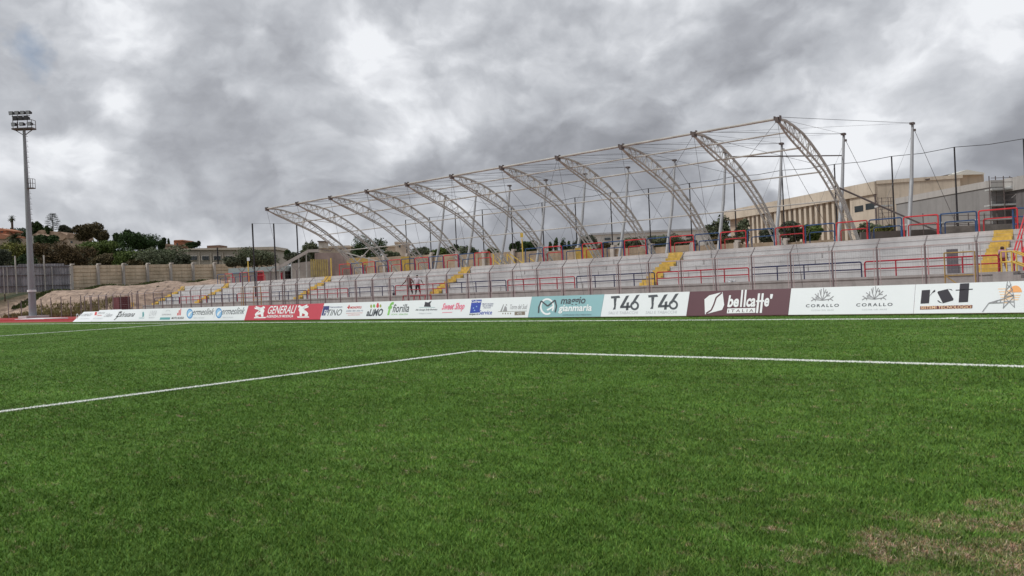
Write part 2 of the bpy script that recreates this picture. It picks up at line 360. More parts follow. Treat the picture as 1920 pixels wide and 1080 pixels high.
# grass blades near the camera
def blades():
    n = 1000000
    u = rng.random(n); d = 3.6*(82/3.6)**(u**.93); th = (rng.random(n)-.5)*math.radians(80)
    ang = YAW+th; x = -np.sin(ang)*d; y = np.cos(ang)*d
    keep = (y < 27.6) & (x > -128); x = x[keep]; y = y[keep]; d = d[keep]; n = len(x)
    hgt = (.014+.018*rng.random(n)); wd = .0026*(d/3.6)**.62*(.7+.8*rng.random(n))
    a = rng.random(n)*2*np.pi; lx = rng.normal(0, .55, n)*hgt; ly = rng.normal(0, .55, n)*hgt
    dx = np.cos(a)*wd; dy = np.sin(a)*wd
    ins = np.zeros(n, bool)
    for x0, x1, y0, y1 in RECT: ins |= (x > x0) & (x < x1) & (y > y0) & (y < y1)
    ex = []                                  # painted fibres: the lines carry dense white pile of their own
    for x0, x1, y0, y1 in RECT:
        nn = int((x1-x0)*(y1-y0)*3200); nn = min(nn, 42000)
        px_ = rng.uniform(x0, x1, nn) + rng.normal(0, .008, nn); py_ = rng.uniform(y0, y1, nn)+rng.normal(0, .008, nn); ex.append((px_, py_))
    ex_x = np.concatenate([e[0] for e in ex]); ex_y = np.concatenate([e[1] for e in ex]); m_e = len(ex_x); ed = np.hypot(ex_x, ex_y)
    ea = rng.random(m_e)*2*np.pi; ew = .006+.00022*ed; eh = .018+.014*rng.random(m_e)
    x = np.concatenate([x, ex_x]); y = np.concatenate([y, ex_y]); hgt = np.concatenate([hgt, eh]); lx = np.concatenate([lx, rng.normal(0, .3, m_e)*eh]); ly = np.concatenate([ly, rng.normal(0, .3, m_e)*eh])
    dx = np.concatenate([dx, np.cos(ea)*ew]); dy = np.concatenate([dy, np.sin(ea)*ew]); ins = np.concatenate([ins, np.ones(m_e, bool)]); n += m_e
    v = np.empty((n, 3, 3), np.float32)
    v[:, 0] = np.stack([x-dx, y-dy, np.full(n, .0)], 1); v[:, 1] = np.stack([x+dx, y+dy, np.full(n, .0)], 1); v[:, 2] = np.stack([x+lx, y+ly, hgt], 1)
    me = bpy.data.meshes.new('grass'); me.vertices.add(3*n); me.vertices.foreach_set('co', v.ravel())
    me.loops.add(3*n); me.loops.foreach_set('vertex_index', np.arange(3*n, dtype=np.int32))
    me.polygons.add(n); me.polygons.foreach_set('loop_start', np.arange(0, 3*n, 3, dtype=np.int32)); me.polygons.foreach_set('loop_total', np.full(n, 3, np.int32))
    
    me.materials.append(GB); me.materials.append(WP); me.polygons.foreach_set('material_index', ins.astype(np.int32))
    sh = (.90+.70*rng.random(n)); warm = 1+.22*(rng.random(n)-.5)
    colr = np.stack([sh*warm*1.05, sh, sh*(2-warm)*.9, np.ones(n)], 1)
    ca = me.attributes.new('shade', 'FLOAT_COLOR', 'POINT'); ca.data.foreach_set('color', np.repeat(colr, 3, 0).astype(np.float32).ravel())
    me.update(); o = bpy.data.objects.new('grass', me); col.objects.link(o)
    tag(o, 'short green turf of the football pitch with worn straw patches', 'grass', kind='stuff')
blades()

# ------------------------------------------------------------------ grandstand
gs = thing('grandstand', 'long concrete terrace grandstand with yellow aisles behind the perimeter fence', 'grandstand', (-50, Y_FRONT, 0))
mb = MB().box((X_END, Y_FRONT, -.1), (X_RIGHT, Y_R1, Z_FRONT-.12)); mb.box((X_END, Y_FRONT-.05, Z_FRONT-.12), (X_RIGHT, Y_R1, Z_FRONT))
mb.build('front_wall', [CONC_D], gs)
for k in range(5):
    y0 = Y_R1+k*RUN; z1 = Z_FRONT+RISE*(k+1); y1 = y0+RUN if k < 4 else Y_EDGE
    m_ = MB()
    x = X_END+ (k*3.1) % 5
    edges = [X_END]+list(np.arange(X_END+4+k*.1, X_RIGHT, 8.4))+[X_RIGHT]
    for a, b in zip(edges[:-1], edges[1:]):
        m_.box((a+.02, y0, -.1), (b-.02, y1+.3, z1-.10)); m_.box((a+.02, y0-.025, z1-.10), (b-.02, y1+.3, z1))
        m_.box((a-.03, y0-.028, z1-RISE+.02), (a+.02, y0-.002, z1), mi=1)
    m_.build('seating_row', [CONC, CONC_D], gs)
MB().box((X_END, Y_EDGE-.04, 0), (X_RIGHT, 60, Z_TOP-.2)).box((X_END, Y_EDGE-.06, Z_TOP-.2), (X_RIGHT, 60, Z_TOP)).build('walkway', CAPC, gs)
AISLE = [-10.65, -31.8, -53.7, -75.0, -96.6, -108.25]
for ax in AISLE:
    m_ = MB(); hw = .48 if ax > -11 else .6
    m_.box((ax-hw, Y_R1-.9, Z_FRONT), (ax+hw, Y_R1+.02, Z_FRONT+.004))
    for k in range(5):
        y0 = Y_R1+k*RUN; zb = Z_FRONT+RISE*k; zt = zb+RISE
        m_.box((ax-hw, y0-.42, zb), (ax+hw, y0-.07, zb+RISE*.52))              # half step
        m_.box((ax-hw, y0-.072, zb+RISE*.45), (ax+hw, y0-.054, zt+.004)); m_.box((ax-hw, y0-.07, zt+.004), (ax+hw, y0+RUN*.55, zt+.010))
    m_.box((ax-hw, Y_EDGE-.075, Z_TOP-.2), (ax+hw, Y_EDGE-.063, Z_TOP+.004)); m_.build('aisle_stairs', YEL, gs)
tag(gs, None)
# small dull door panel in the terrace
a = onY(1786, 490, Y_R1-.1); MB().box((a.x-.28, Y_R1-.13, Z_FRONT), (a.x+.28, Y_R1-.06, Z_FRONT+1.32)).box((a.x-.24, Y_R1-.14, Z_FRONT+1.0), (a.x+.24, Y_R1-.13, Z_FRONT+1.26)).build('hatch', mat('hatch_grey', (.13,.125,.14), .6), gs)

# lower railings on the front row
def rail_run(x0, x1, m, label, idx):
    t_ = thing('front_railing', label, 'railing', (x0, Y_FRONT+.12, Z_FRONT), 'red and blue railings along the front row'); zt = Z_FRONT+.86; y_ = Y_FRONT+.12
    r = .042; c = .09
    MB().path([(x0, y_, Z_FRONT), (x0, y_, zt-c), (x0+c*.3, y_, zt-c*.3), (x0+c, y_, zt), (x1-c, y_, zt), (x1-c*.3, y_, zt-c*.3), (x1, y_, zt-c), (x1, y_, Z_FRONT)], r).build('hoop', m, t_)
    MB().tube((x0, y_, Z_FRONT+.44), (x1, y_, Z_FRONT+.44), r*.85).build('middle_rail', m, t_)
    for q in range(1, 4): MB().tube((x0+(x1-x0)*q/4, y_, Z_FRONT), (x0+(x1-x0)*q/4, y_, zt-.02), r*.95).build('post', m, t_)
k = 0; xr = -9.95+6.85*1
cnt = {'red': 0, 'blue': 0}
nn = 0
for i in range(0, 14):
    x1 = -9.90-6.85*(i); x0 = x1-6.66
    if x0 < X_END: break
    c_ = 'red' if i % 2 == 0 else 'blue'
    rail_run(x0, x1, REDD if c_ == 'red' else NAVY, '%s railing on the front row, %s %s one from the right' % ('dark red' if c_ == 'red' else 'navy blue', ORD[cnt[c_]], c_), i); cnt[c_] += 1

# double-hoop barriers on the walkway edge
def hoop(mb, x0, x1, y, zt, r):
    c = .09; return mb.path([(x0, y, Z_TOP), (x0, y, zt-c), (x0+c*.3, y, zt-c*.3), (x0+c, y, zt), (x1-c, y, zt), (x1-c*.3, y, zt-c*.3), (x1, y, zt-c), (x1, y, Z_TOP)], r)
def barrier(m):
    x0 = 0; t_ = thing('walkway_barrier', '', 'barrier', (0, Y_EDGE+.35, Z_TOP), 'red and blue barriers along the top walkway')
    hoop(MB(), 0, 1.93, Y_EDGE+.35, Z_TOP+1.20, .042).build('outer_hoop', m, t_)
    hoop(MB(), .17, 1.80, Y_EDGE+.62, Z_TOP+.72, .036).build('inner_hoop', m, t_)
    return t_
protos = {'red': None, 'blue': None}; cnt = {'red': 0, 'blue': 0}
BX = []
for i in range(0, 37):
    x0 = (-.2225-.0382*i)*53.65
    if i == 0: pass
    if i in (18, 19): continue      # opening with the yellow stairs
    if -73.9+.5 > x0 and x0 > -83 and i % 2 == 0 and False: continue
    c_ = 'red' if i % 2 == 0 else 'blue'
    if c_ not in protos or protos[c_] is None:
        protos[c_] = barrier(RED if c_ == 'red' else BLUE); o = protos[c_]
    else: o = copy_tree(protos[c_])
    if x0 < -97: pass
    o.location = (x0, Y_EDGE+.35, Z_TOP); BX.append(x0)
    o['label'] = '%s double-hoop barrier on the top walkway, %s %s one from the right' % (c_, ORD[cnt[c_]] if cnt[c_] < 18 else 'leftmost', c_); cnt[c_] += 1
    if i > 30: 
        # far left barriers stand in their own short row
        o.location = (pxX(408+ (i-31)*14, 53.65, 3.9), Y_EDGE+.35, Z_TOP); 

# ------------------------------------------------------------------ perimeter fence
fx0 = -.226*Y_FENCE; SP = .052*Y_FENCE
ZB = 2.46
pf = thing('perimeter_fence', 'tall wire-mesh perimeter fence with cranked dark posts in front of the stand', 'fence', (-50, Y_FENCE, 0))
posts = [fx0+SP*2-SP*i for i in range(0, 50)]
for x in posts:
    MB().tube((x, Y_FENCE, 0), (x, Y_FENCE, ZB), .043, 6).tube((x, Y_FENCE, ZB-.02), (x+.0, Y_FENCE+.42, ZB+.36), .03, 5).build('post', FENCEP, pf)
nearp = [x for x in posts if x > -52]
for x in nearp:
    s_ = MB()
    for dx in (-.13, .13): s_.tube((x+dx, Y_FENCE-.01, .1), (x+dx, Y_FENCE-.01, ZB-.08), .018, 4)
    s_.build('panel_upright', FENCER, pf)
rl = MB().box((posts[-1], Y_FENCE-.03, ZB-.10), (posts[0], Y_FENCE+.01, ZB-.05)); rl.box((posts[-1], Y_FENCE-.03, .12), (posts[0], Y_FENCE+.01, .16)); rl.build('top_rail', FENCER, pf)
wm = MB()
def vq(x, y, z0, z1, r): wm.add([(x-r, y, z0), (x+r, y, z0), (x+r, y, z1), (x-r, y, z1)], [(0, 1, 2, 3)])
for a, b in zip(posts[:-1], posts[1:]):
    far = a < -52
    st = .105 if not far else .42
    for x in np.arange(b+.14, a-.12, st): wm.tube((x, Y_FENCE, .14), (x, Y_FENCE, ZB-.08), .0022 if not far else .005, 3)
    for z in np.arange(.25, ZB-.1, .21): wm.tube((a, Y_FENCE, z), (b, Y_FENCE, z), .0028, 3)
wm.build('wire_mesh', MESHW, pf)['kind'] = 'stuff'
for dz, dy in ((.12, .14), (.24, .28), (.35, .41)):
    MB().tube((posts[0], Y_FENCE+dy, ZB+dz), (posts[-1], Y_FENCE+dy, ZB+dz), .004, 3).build('barbed_wire', FENCER, pf)

# low fence by the earth mound
lf = thing('mound_fence', 'rusty brown post and wire fence in front of the earth mound', 'fence', (-115, Y_FENCE+.6, 0))
lp = [(14.9,563), (39.3,563), (61.6,563), (76.7,560), (95,558), (114,557), (132,556), (151,554), (168.5,553.5), (184.4,552.8), (199.6,552), (247,548), (258, 545)]
pts = []
for px, py in lp:
    p = onY(px, py, 40.2 if px < 200 else Y_FENCE); pts.append(p); MB().tube((p.x, p.y, -.05), p, .06, 5).build('post', FENCEP, lf)
for f_ in (.98, .5, .1): 
    m_ = MB()
    for a, b in zip(pts[:-1], pts[1:]): m_.tube((a.x, a.y, a.z*f_), (b.x, b.y, b.z*f_), .008, 3)
    m_.build('wire', MESHW, lf)
# cross fence with Y tops dividing the terraces
cf = thing('cross_fence', 'tall dark fence with forked barbed-wire tops crossing the terraces', 'fence', (-69, 42, 0))
for j in range(5):
    y = 39.6+1.45*j
    MB().tube((-69, y, 0), (-69, y, 3.85), .055, 6).tube((-69, y, 3.8), (-69.3, y-.22, 4.2), .035, 4).tube((-69, y, 3.8), (-68.7, y+.22, 4.2), .035, 4).build('post', FENCEP, cf)
m_ = MB()
for z in np.arange(.3, 3.85, .35): m_.tube((-69, 39.6, z), (-69, 48.5, z), .007, 3)
for y in np.arange(39.6, 48.5, .3): m_.tube((-69, y, .1), (-69, y, 3.8), .005, 3)
m_.build('wire_mesh', MESHW, cf)
# yellow gates in the fence
GATEY = mat('gate_yellow', (.42,.31,.10), .6, .15, 3.)
def gate(xa, xb, y, z0, z1, label, diag=False):
    t_ = thing('yellow_gate', label, 'gate', (xa, y, z0))
    MB().path([(xa, y, z0), (xa, y, z1), (xb, y, z1), (xb, y, z0), (xa, y, z0)], .03, 5).build('frame', GATEY, t_)
    m_ = MB().tube((xa, y, (z0+z1)/2), (xb, y, (z0+z1)/2), .03, 4)
    if diag: m_.tube((xa, y, (z0+z1)/2), (xb, y, z0), .03, 4)
    m_.build('brace', GATEY, t_)
    n_ = MB()
    for x in np.arange(xa, xb, .12): n_.tube((x, y, z0), (x, y, z1), .003, 3)
    n_.build('wire_mesh', MESHW, t_)
gate(pxX(476, Y_FENCE+.1, 1), pxX(490, Y_FENCE+.1, 1), Y_FENCE+.1, .1, 2.35, 'narrow yellow-framed gate in the perimeter fence beside the cross fence')
gate(pxX(453, Y_FENCE+.1, 1), pxX(457, Y_FENCE+.1, 1), Y_FENCE+.1, .1, 2.4, 'slim yellow gate frame left of the narrow yellow-framed gate')
gate(pxX(1771, Y_FENCE+.15, 1.6), pxX(1828, Y_FENCE+.15, 1.6), Y_FENCE+.15, .1, 2.02, 'wide yellow-framed gate in the perimeter fence at the right', True)

# ------------------------------------------------------------------ yellow entrance stairs on the right, red handrail in the aisle
xs_ = onY(1876, 484, 46.6).x
es = thing('entrance_stairs', 'concrete steps with yellow tube handrails leading down from the front row', 'stairs', (xs_, 47, 0))
m_ = MB()
for q in range(6): m_.box((xs_+.5+q*.32, 46.7, 0), (xs_+.5+(q+1)*.32-.003, 47.94, Z_FRONT-.17*(q+1)))
m_.box((xs_-.4, 46.7, 0), (xs_+.497, 47.94, Z_FRONT)).build('steps', CONC_D, es)
for yy in (46.75, 47.85):
    m_ = MB()
    for dz in (1.0, .48): m_.path([(xs_, yy, Z_FRONT+dz), (xs_+.45, yy, Z_FRONT+dz), (xs_+2.6, yy, dz), (xs_+3.0, yy, dz)], .038, 6)
    for xx, zz in ((xs_, Z_FRONT), (xs_+.45, Z_FRONT), (xs_+2.6, 0)): m_.tube((xx, yy, zz-.1), (xx, yy, zz+1.0), .038, 6)
    m_.build('handrail', YELR, es)
hr = thing('aisle_handrail', 'bright red zigzag handrail running up the right-hand yellow aisle', 'handrail', (-9.2, 51, Z_FRONT))
for xo in (-9.42, -9.0):
    m_ = MB()
    P0 = [(xo, Y_R1-.4, Z_FRONT), (xo, Y_R1-.4, Z_FRONT+.95), (xo, Y_EDGE-.1, Z_TOP+1.2), (xo, Y_EDGE-.1, Z_TOP)]
    m_.path(P0, .04, 6); m_.tube((xo, Y_R1-.4, Z_FRONT+.5), (xo, Y_EDGE-.1, Z_TOP+.72), .034, 6); m_.tube((xo, Y_R1+1.7, Z_FRONT+RISE*2), (xo, Y_R1+1.7, Z_FRONT+RISE*2+1.05), .04, 6)
    m_.build('rail', RED, hr)
# blue rail corner at the right end of the walkway
bc = thing('corner_barrier', 'blue end barrier running back from the right end of the red walkway barrier', 'barrier', (-9, 54, Z_TOP))
xc = onY(1899, 388, Y_EDGE+.4).x
MB().tube((xc, Y_EDGE+.4, Z_TOP), (xc, Y_EDGE+.4, Z_TOP+1.24), .055, 6).path([(xc, Y_EDGE+.4, Z_TOP+1.2), (xc+3.6, Y_EDGE+.4, Z_TOP+.9)], .04).path([(xc, Y_EDGE+.4, Z_TOP+.72), (xc+3.6, Y_EDGE+.4, Z_TOP+.5)], .035).path([(xc, Y_EDGE+.4, Z_TOP+.3), (xc+3.6, Y_EDGE+.4, Z_TOP+.15)], .035).build('rail', BLUE, bc)

# ------------------------------------------------------------------ roof frame
UPC = [(45.45,10.28), (46.5,10.29), (47.5,10.13), (48.8,9.82), (49.9,9.38), (51.2,8.75), (52.4,8.05), (53.3,7.42), (54.15,6.85), (55.0,6.1), (55.75,5.30), (56.7,4.35), (57.55,3.40)]
LOC = [(45.5,10.10), (46.6,9.64), (47.5,9.32), (48.45,8.95), (49.5,8.55), (50.5,8.15), (51.5,7.70), (52.4,7.15), (53.15,6.65), (54.0,6.05), (54.85,5.30), (55.8,4.45), (56.75,3.40)]
rf = thing('roof_frame', 'bare curved steel roof frame of lattice arches and long purlins over the grandstand', 'roof frame', (-47, 57, Z_TOP))
def lerp(P, t_):
    i = min(int(t_), len(P)-2); f_ = t_-i; return (P[i][0]*(1-f_)+P[i+1][0]*f_, P[i][1]*(1-f_)+P[i+1][1]*f_)
def arch(x):
    a = thing('tmp', '', ''); bpy.data.objects.remove(a)
    top = MB(); 
    top.path([(x, y, z) for y, z in UPC], .085, 8); ao = top.build('arch_truss', STEEL, rf)
    bo = MB()
    for dx in (-.17, .17): bo.path([(x+dx*min(1, i/1.5), y, z) for i, (y, z) in enumerate(LOC)], .062, 6)
    bo.build('bottom_chord', STEEL, ao)
    wb = MB(); n = 20
    for i in range(1, n):
        ta = i*12/n; tb = (i+.5)*12/n; tc_ = (i+1)*12/n
        u = lerp(UPC, min(tb, 12)); l0 = lerp(LOC, ta); l1 = lerp(LOC, min(tc_, 12))
        for dx in (-.17, .17):
            k_ = min(1, ta/1.5)
            wb.tube((x+dx*k_, *l0), (x, *u), .018, 4); wb.tube((x, *u), (x+dx*k_, *l1), .018, 4)
        if i % 2: wb.tube((x-.17, *l0), (x+.17, *l0), .022, 4)
    u = lerp(UPC, 3.9); l0 = lerp(LOC, 3.9); wb.tube((x, *l0), (x, *u), .055, 6)
    wb.build('web', STEEL, ao)
    MB().box((x-.10, 45.28, 10.06), (x+.10, 45.62, 10.36)).box((x-.2, 45.32, 10.2), (x-.14, 45.5, 10.43)).box((x+.14, 45.32, 10.2), (x+.2, 45.5, 10.43)).build('tip_joint', DARKST, ao)
    MB().box((x-.3, 56.6, Z_TOP), (x+.3, 57.8, Z_TOP+.12)).build('base_plate', STEEL, ao)
for x in ARCH_X: arch(x)
PUR = [(45.4,10.30,.075), (46.65,9.66,.045), (48.5,8.93,.055), (51.5,7.70,.048), (54.0,6.05,.048), ]
for y, z, r in PUR: MB().tube((ARCH_X[-1]-.2, y, z-.03), (ARCH_X[0]+(.1 if r > .07 else 0), y, z-.03), r, 8).build('purlin', STEEL, rf)
xa, xb = ARCH_X[-1], ARCH_X[-2]
MB().tube((xa, 54.0, 6.0), (xb, 55.9, 4.4), .05, 6).tube((xb, 54.0, 6.0), (xa, 55.9, 4.4), .05, 6).tube((xa, 46.6, 9.6), (xb, 49.5, 8.5), .03, 5).tube((xb, 46.6, 9.6), (xa, 49.5, 8.5), .03, 5).build('bracing', STEEL, rf)
MB().tube((ARCH_X[0], 54.2, 6.85), (ARCH_X[0]+4.6, 60.5, Z_TOP+.2), .06, 8).build('end_brace', DARKST, rf)
MB().tube((xa, 49.9, 9.3), (xa-3.2, 57.5, 6.4), .06, 6).build('end_brace', DARKST, rf)
for i in (0, 1, 3, 5, 7, 10):            # thin wind cables between the arches
    x = ARCH_X[i]
    if i < 10:
        x2 = ARCH_X[i+1]
        MB().tube((x, 45.4, 10.2), (x2, 50.5, 8.1), .012, 3).tube((x2, 45.4, 10.2), (x, 50.5, 8.1), .012, 3).build('wind_cable', CABLE, rf)
for i, x in enumerate(ARCH_X):
    MB().tube((x, 45.4, 10.15), (x+(0 if i % 3 else .2), 47.6, -.05), .013, 3).build('hold_down_cable', CABLE, rf)

# support masts behind the stand, each with its cables
def mast(i, x):
    t_ = thing('support_mast', 'pale back-leaning steel mast behind the roof frame, %s from the right' % ORD[i], 'mast', (x, 67.4, 2.6), 'masts behind the roof frame')
    MB().tube((x, 67.4, 2.6), (x, 69.1, 8.2), .16, 12, .15).tube((x, 69.1, 8.2), (x, 70.0, 12.75), .14, 12, .10).build('pole', STEELMAST, t_)
    MB().box((x-.16, 69.7, 12.7), (x+.16, 70.12, 12.86)).build('cap', DARKST, t_); MB().box((x+.10, 69.85, 12.15), (x+.22, 70.05, 12.33)).build('bracket', DARKST, t_)
    MB().tube((x, 69.8, 12.8), (x, 45.5, 10.35), .016, 4).build('stay_cable', CABLE, t_)
    if i+1 < 11: MB().tube((x, 69.8, 12.8), (ARCH_X[i+1], 45.5, 10.3), .009, 3).build('stay_cable', CABLE, t_)
    if i > 0: MB().tube((x, 69.8, 12.8), (ARCH_X[i-1], 45.5, 10.3), .011, 3).build('stay_cable', CABLE, t_)
    MB().tube((x+.1, 70, 12.3), (x+.9, 80.5, 3.2), .017, 4).build('back_stay', CABLE, t_)
    MB().tube((x+.1, 70, 12.3), (x-2.6, 66.4, 3.2), .012, 3).build('back_stay', CABLE, t_)
for i, x in enumerate(ARCH_X): mast(i, x+.15)
MB_ = MB().tube((ARCH_X[1], 50.2, 9.25), (ARCH_X[1]-.0, 69.7, 11.0), .05, 6).build('strut', DARKST, rf)

# ball-stop net poles behind, with the top wire
NPX = [(1920,262,430), (1788,277,440), (1671,285,450), (1562,300,460), (1470,307,460), (1376,317,470), (1292,326,470), (1217,337,470), (1147,342,475), (1082,352,478), (1069,343,480), (1018,361,480), (958,356,480), (910,370,480), (857,372,480), (808,379,490), (766,385,490), (721,386,490), (680,391,490)]
Yn = 73.2; nets = thing('net_cable', 'long dark top cable of the ball net strung behind the stand', 'cable', (-40, Yn, 10))
tops = []
NX = [-.178-.0655*i for i in range(16)]
for i, q in enumerate(NX):
    x = q*Yn; zt = 10.85+.06*math.sin(i*1.7)
    tops.append((x, Yn, zt))
    t_ = thing('net_pole', 'thin dark ball-net pole behind the stand, %s from the right' % ORD[i], 'pole', (x, Yn, 2.6), 'dark poles of the ball net')
    MB().tube((x, Yn, 2.6), (x, Yn, zt), .075, 6, .06).build('shaft', BLACKP, t_); MB().tube((x, Yn, 2.6), (x, Yn, 5.6), .095, 6).build('lower_sleeve', BLACKP, t_)
m_ = MB()
for a, b in zip(tops[:-1], tops[1:]):
    mid = ((a[0]+b[0])/2, Yn, (a[2]+b[2])/2-.12); m_.path([a, mid, b], .03, 4)
m_.build('cable', BLACKP, nets)
# three poles at the left end
lt = []
for i, (px, yt, yb) in enumerate(((473,419,560), (513,419,540), (556,419,520))):
    Yq = 50+i*5.2; p = onY(px, yt, Yq); lt.append(p)
    t_ = thing('end_net_pole', 'thin dark pole left of the roof frame, %s from the left' % ORD[i], 'pole', (p.x, p.y, H(p.x, p.y)), 'poles left of the roof frame')
    MB().tube((p.x, p.y, 1.0), p, .085, 6).build('shaft', BLACKP, t_)
MB().path(lt, .012, 3).build('cable', BLACKP, nets)

# ------------------------------------------------------------------ walls behind
def wallz(x): return 1.5+70*(.0383+.0331*(-x/70-.37))-.15
bw = thing('back_wall', 'long brown precast panel wall with pale posts behind the stand', 'wall', (-50, 70.4, 3))
wx = [(-.37+.064*3-.0655*i)*70.4 for i in range(19)]
pan = MB()
for a, b in zip(wx[:-1], wx[1:]):
    z1 = wallz((a+b)/2)
    for j in range(7):
        zt = z1-.62*j
        if zt < 2: break
        pan.box((b+.02, 70.5, zt-.60), (a-.02, 70.62, zt))
pan.build('panels', WALLC, bw)
for i, x in enumerate(wx):
    z1 = wallz(x)+.12; MB().box((x-.22, 70.2, 2), (x+.22, 70.495, z1)).box((x-.10, 70.2, z1), (x+.30, 70.7, z1+.2)).build('post', WALLPOST, bw)
ew = thing('end_wall', 'weathered sand-coloured precast wall with pale posts beyond the earth mound', 'wall', (-154, 70, 4))
ey = [55.8+4.45*i for i in range(10)]
ztop = 8.45
pan = MB()
for a, b in zip(ey[:-1], ey[1:]):
    dz = random.uniform(-.08, .08); zt = ztop+dz-.1
    j = 0
    while zt > 3.2: pan.box((-154.6, a+.12, zt-.55), (-154.45+.03*(j % 2), b-.12, zt)); zt -= .66; j += 1
    pan.box((-154.62, a+.12, 3), (-154.58, b-.12, ztop-.3))
pan.build('panels', mat('sand_precast', (.72,.59,.44), .9, .10, .6, (.60,.49,.35), streak=.28), ew)
for y in ey: MB().box((-154.5, y-.22, 3), (-153.9, y+.18, ztop+.05)).box((-154.5, y-.12, ztop+.05), (-153.7, y+.4, ztop+.27)).build('post', WALLPOST, ew)
# connecting lighter wall towards the right
tw = thing('connecting_wall', 'pale grey concrete wall section joining the end wall and the terraces', 'wall', (-150, 97, 4))
p0 = Vector((-153.9, 96.2, 0)); p1 = onD(545, 470, 118)
dv = (p1-p0); dv.z = 0
Mx = Matrix.Translation(p0) @ Matrix.Rotation(math.atan2(dv.y, dv.x), 4, 'Z')
m_ = MB()
n_ = 12
for j in range(n_):
    a = j*dv.length/n_; b = (j+1)*dv.length/n_; zt = 8.3-3.0*j/n_
    m_.box((a, 0, 1), (b-.12, .2, zt), M=Mx); 
m_.build('panels', mat('grey_precast', (.42,.38,.34), .9, .12, .8, streak=.3), tw)
m_ = MB()
for j in range(n_): a = j*dv.length/n_; zt = 8.5-3.0*j/n_; m_.box((a-.12, -.1, 1), (a, .3, zt), M=Mx)
m_.build('posts', WALLPOST, tw)
# corrugated metal fence on the left
cfm = thing('corrugated_fence', 'grey corrugated metal fence with dark rails behind the floodlight mast', 'fence', (-154, 50, 4.4))
CORR = mat('corrugated_grey', (.40,.39,.42), .55, .14, .8, (.29,.285,.31), metal=.3, streak=.2)
m_ = MB(); y = 55.5; k_ = 0
while y > 38:
    x = -154.0 + (.10 if k_ % 2 else -.10); xn = -154.0 + (-.10 if k_ % 2 else .10)
    zt = 8.75 if 47.5 < y < 50 or y < 43 or 50 < y < 54.8 and k_ % 40 < 33 else 8.5
    m_.add([(x, y, 4.0), (xn, y-.22, 4.0), (xn, y-.22, zt), (x, y, zt)], [(0, 1, 2, 3)]); y -= .22; k_ += 1
m_.build('sheet', CORR, cfm)
for z in (8.15, 6.75, 4.95): MB().box((-153.9, 38, z), (-153.8, 55.5, z+.12)).build('rail', DARKST, cfm)
m_ = MB()
for px in (28, 82):
    p = onX(px, 480, -153.6); MB().box((-153.7, p.y-.09, 3.8), (-153.5, p.y+.09, 10.1 if px < 50 else 10.2)).build('tall_post', STEEL, cfm)
m_ = MB()
for px in (6, 13, 97): p = onX(px, 500, -153.6); MB().box((-153.75, p.y-.05, 3.8), (-153.6, p.y+.05, 8.2)).build('stud', STEEL, cfm)

# ------------------------------------------------------------------ left end: kiosk, ramp wall, yellow gates
kb = thing('kiosk', 'low flat-roofed pale kiosk with red doors at the left end of the terraces', 'kiosk', (-110, 60, 3))
D = 118; R3 = Matrix.Rotation(YAW, 4, 'Z')
def fbox(mb, x0, y0, x1, y1, D, dep, mi=0, push=0.):
    """upright box facing the camera's axis: picture rectangle at depth D, real depth dep behind it"""
    a = onD(x0, (y0+y1)/2, D); b = onD(x1, (y0+y1)/2, D); top = onD((x0+x1)/2, y0, D).z; bot = onD((x0+x1)/2, y1, D).z
    ctr = onD((x0+x1)/2, (y0+y1)/2, D); wd = (x1-x0)/FPX*D/2
    Mx = Matrix.Translation((ctr.x, ctr.y, 0)) @ R3
    mb.box((-wd, push, bot), (wd, push+dep, top), mi, Mx); return mb
fbox(MB(), 432, 510, 530, 540, D, 6).build('walls', mat('kiosk_wall', (.42,.40,.38), .85, .1, 1.), kb)
fbox(MB(), 428, 501, 536, 510, D-.5, 7).build('roof', mat('kiosk_roof', (.36,.42,.42), .6, .1, 1.), kb)
for a, b, m_ in ((483,494,REDD), (503,509,MATS['wire_mesh']), (524,530,REDD)): fbox(MB(), a, 511, b, 527, D-.08, .05).build('door', m_, kb)
rw = thing('ramp_wall', 'tall enclosure with a sloping coping beam left of the yellow gates', 'wall', (-90, 58, 3))
D = 101
PINK = mat('pinkish_render', (.34,.265,.24), .9, .12, .8, (.28,.215,.195), streak=.2)
def fpoly(mb, pts, D, dep, mi=0):
    P = [onD(x, y, D) for x, y in pts]; off = Matrix.Rotation(YAW, 3, 'Z') @ Vector((0, dep, 0)); mb.prism([(p.x, p.y, p.z) for p in P], off, mi); return mb
def bar(mb, x0, y0, x1, y1, D, r, n=6): return mb.tube(onD(x0, y0, D), onD(x1, y1, D), r, n)
fpoly(MB(), [(590,530), (590,474), (645,474), (661,486), (661,530)], 104, .4).build('render_wall', PINK, rw)
fpoly(MB(), [(548,534), (548,494), (590,489), (590,534)], 103.2, .3).build('lower_wall', mat('mesh_backdrop', (.33,.29,.26), .9, .2, .9), rw)
bar(bar(MB(), 511, 508, 578, 471, D, .24, 4), 577, 470.5, 598, 470, D, .24, 4).build('coping_beam', mat('beam_concrete', (.40,.36,.33), .9, .1, 1.), rw)
m_ = MB()
for x, y in ((524,501), (532,497), (546,489), (560,481), (574,474)): bar(m_, x, y, x+1.6, 527, D, .07)
m_.build('fence_post', STEEL, rw)
bar(bar(MB(), 597, 466, 620, 471, D, .05), 620, 471, 624, 464, D, .05).build('bracket', DARKST, rw)
yg = thing('corrugated_gate', 'dull yellow corrugated gate panels between pale posts at the walkway end', 'gate', (-85, 57, 3)); m_ = MB()
for j in range(16):
    fbox(m_, 582+j*2.1, 486+ .2*(j % 3), 583.4+j*2.1, 527, D, .08, 0, .0 if j % 2 else .12)
m_.build('panel', mat('faded_yellow', (.46,.36,.13), .8, .18, 1.2, (.36,.28,.12)), yg)
bar(MB(), 620.5, 484, 622, 530, D-.3, .07).build('post', YELR, yg)
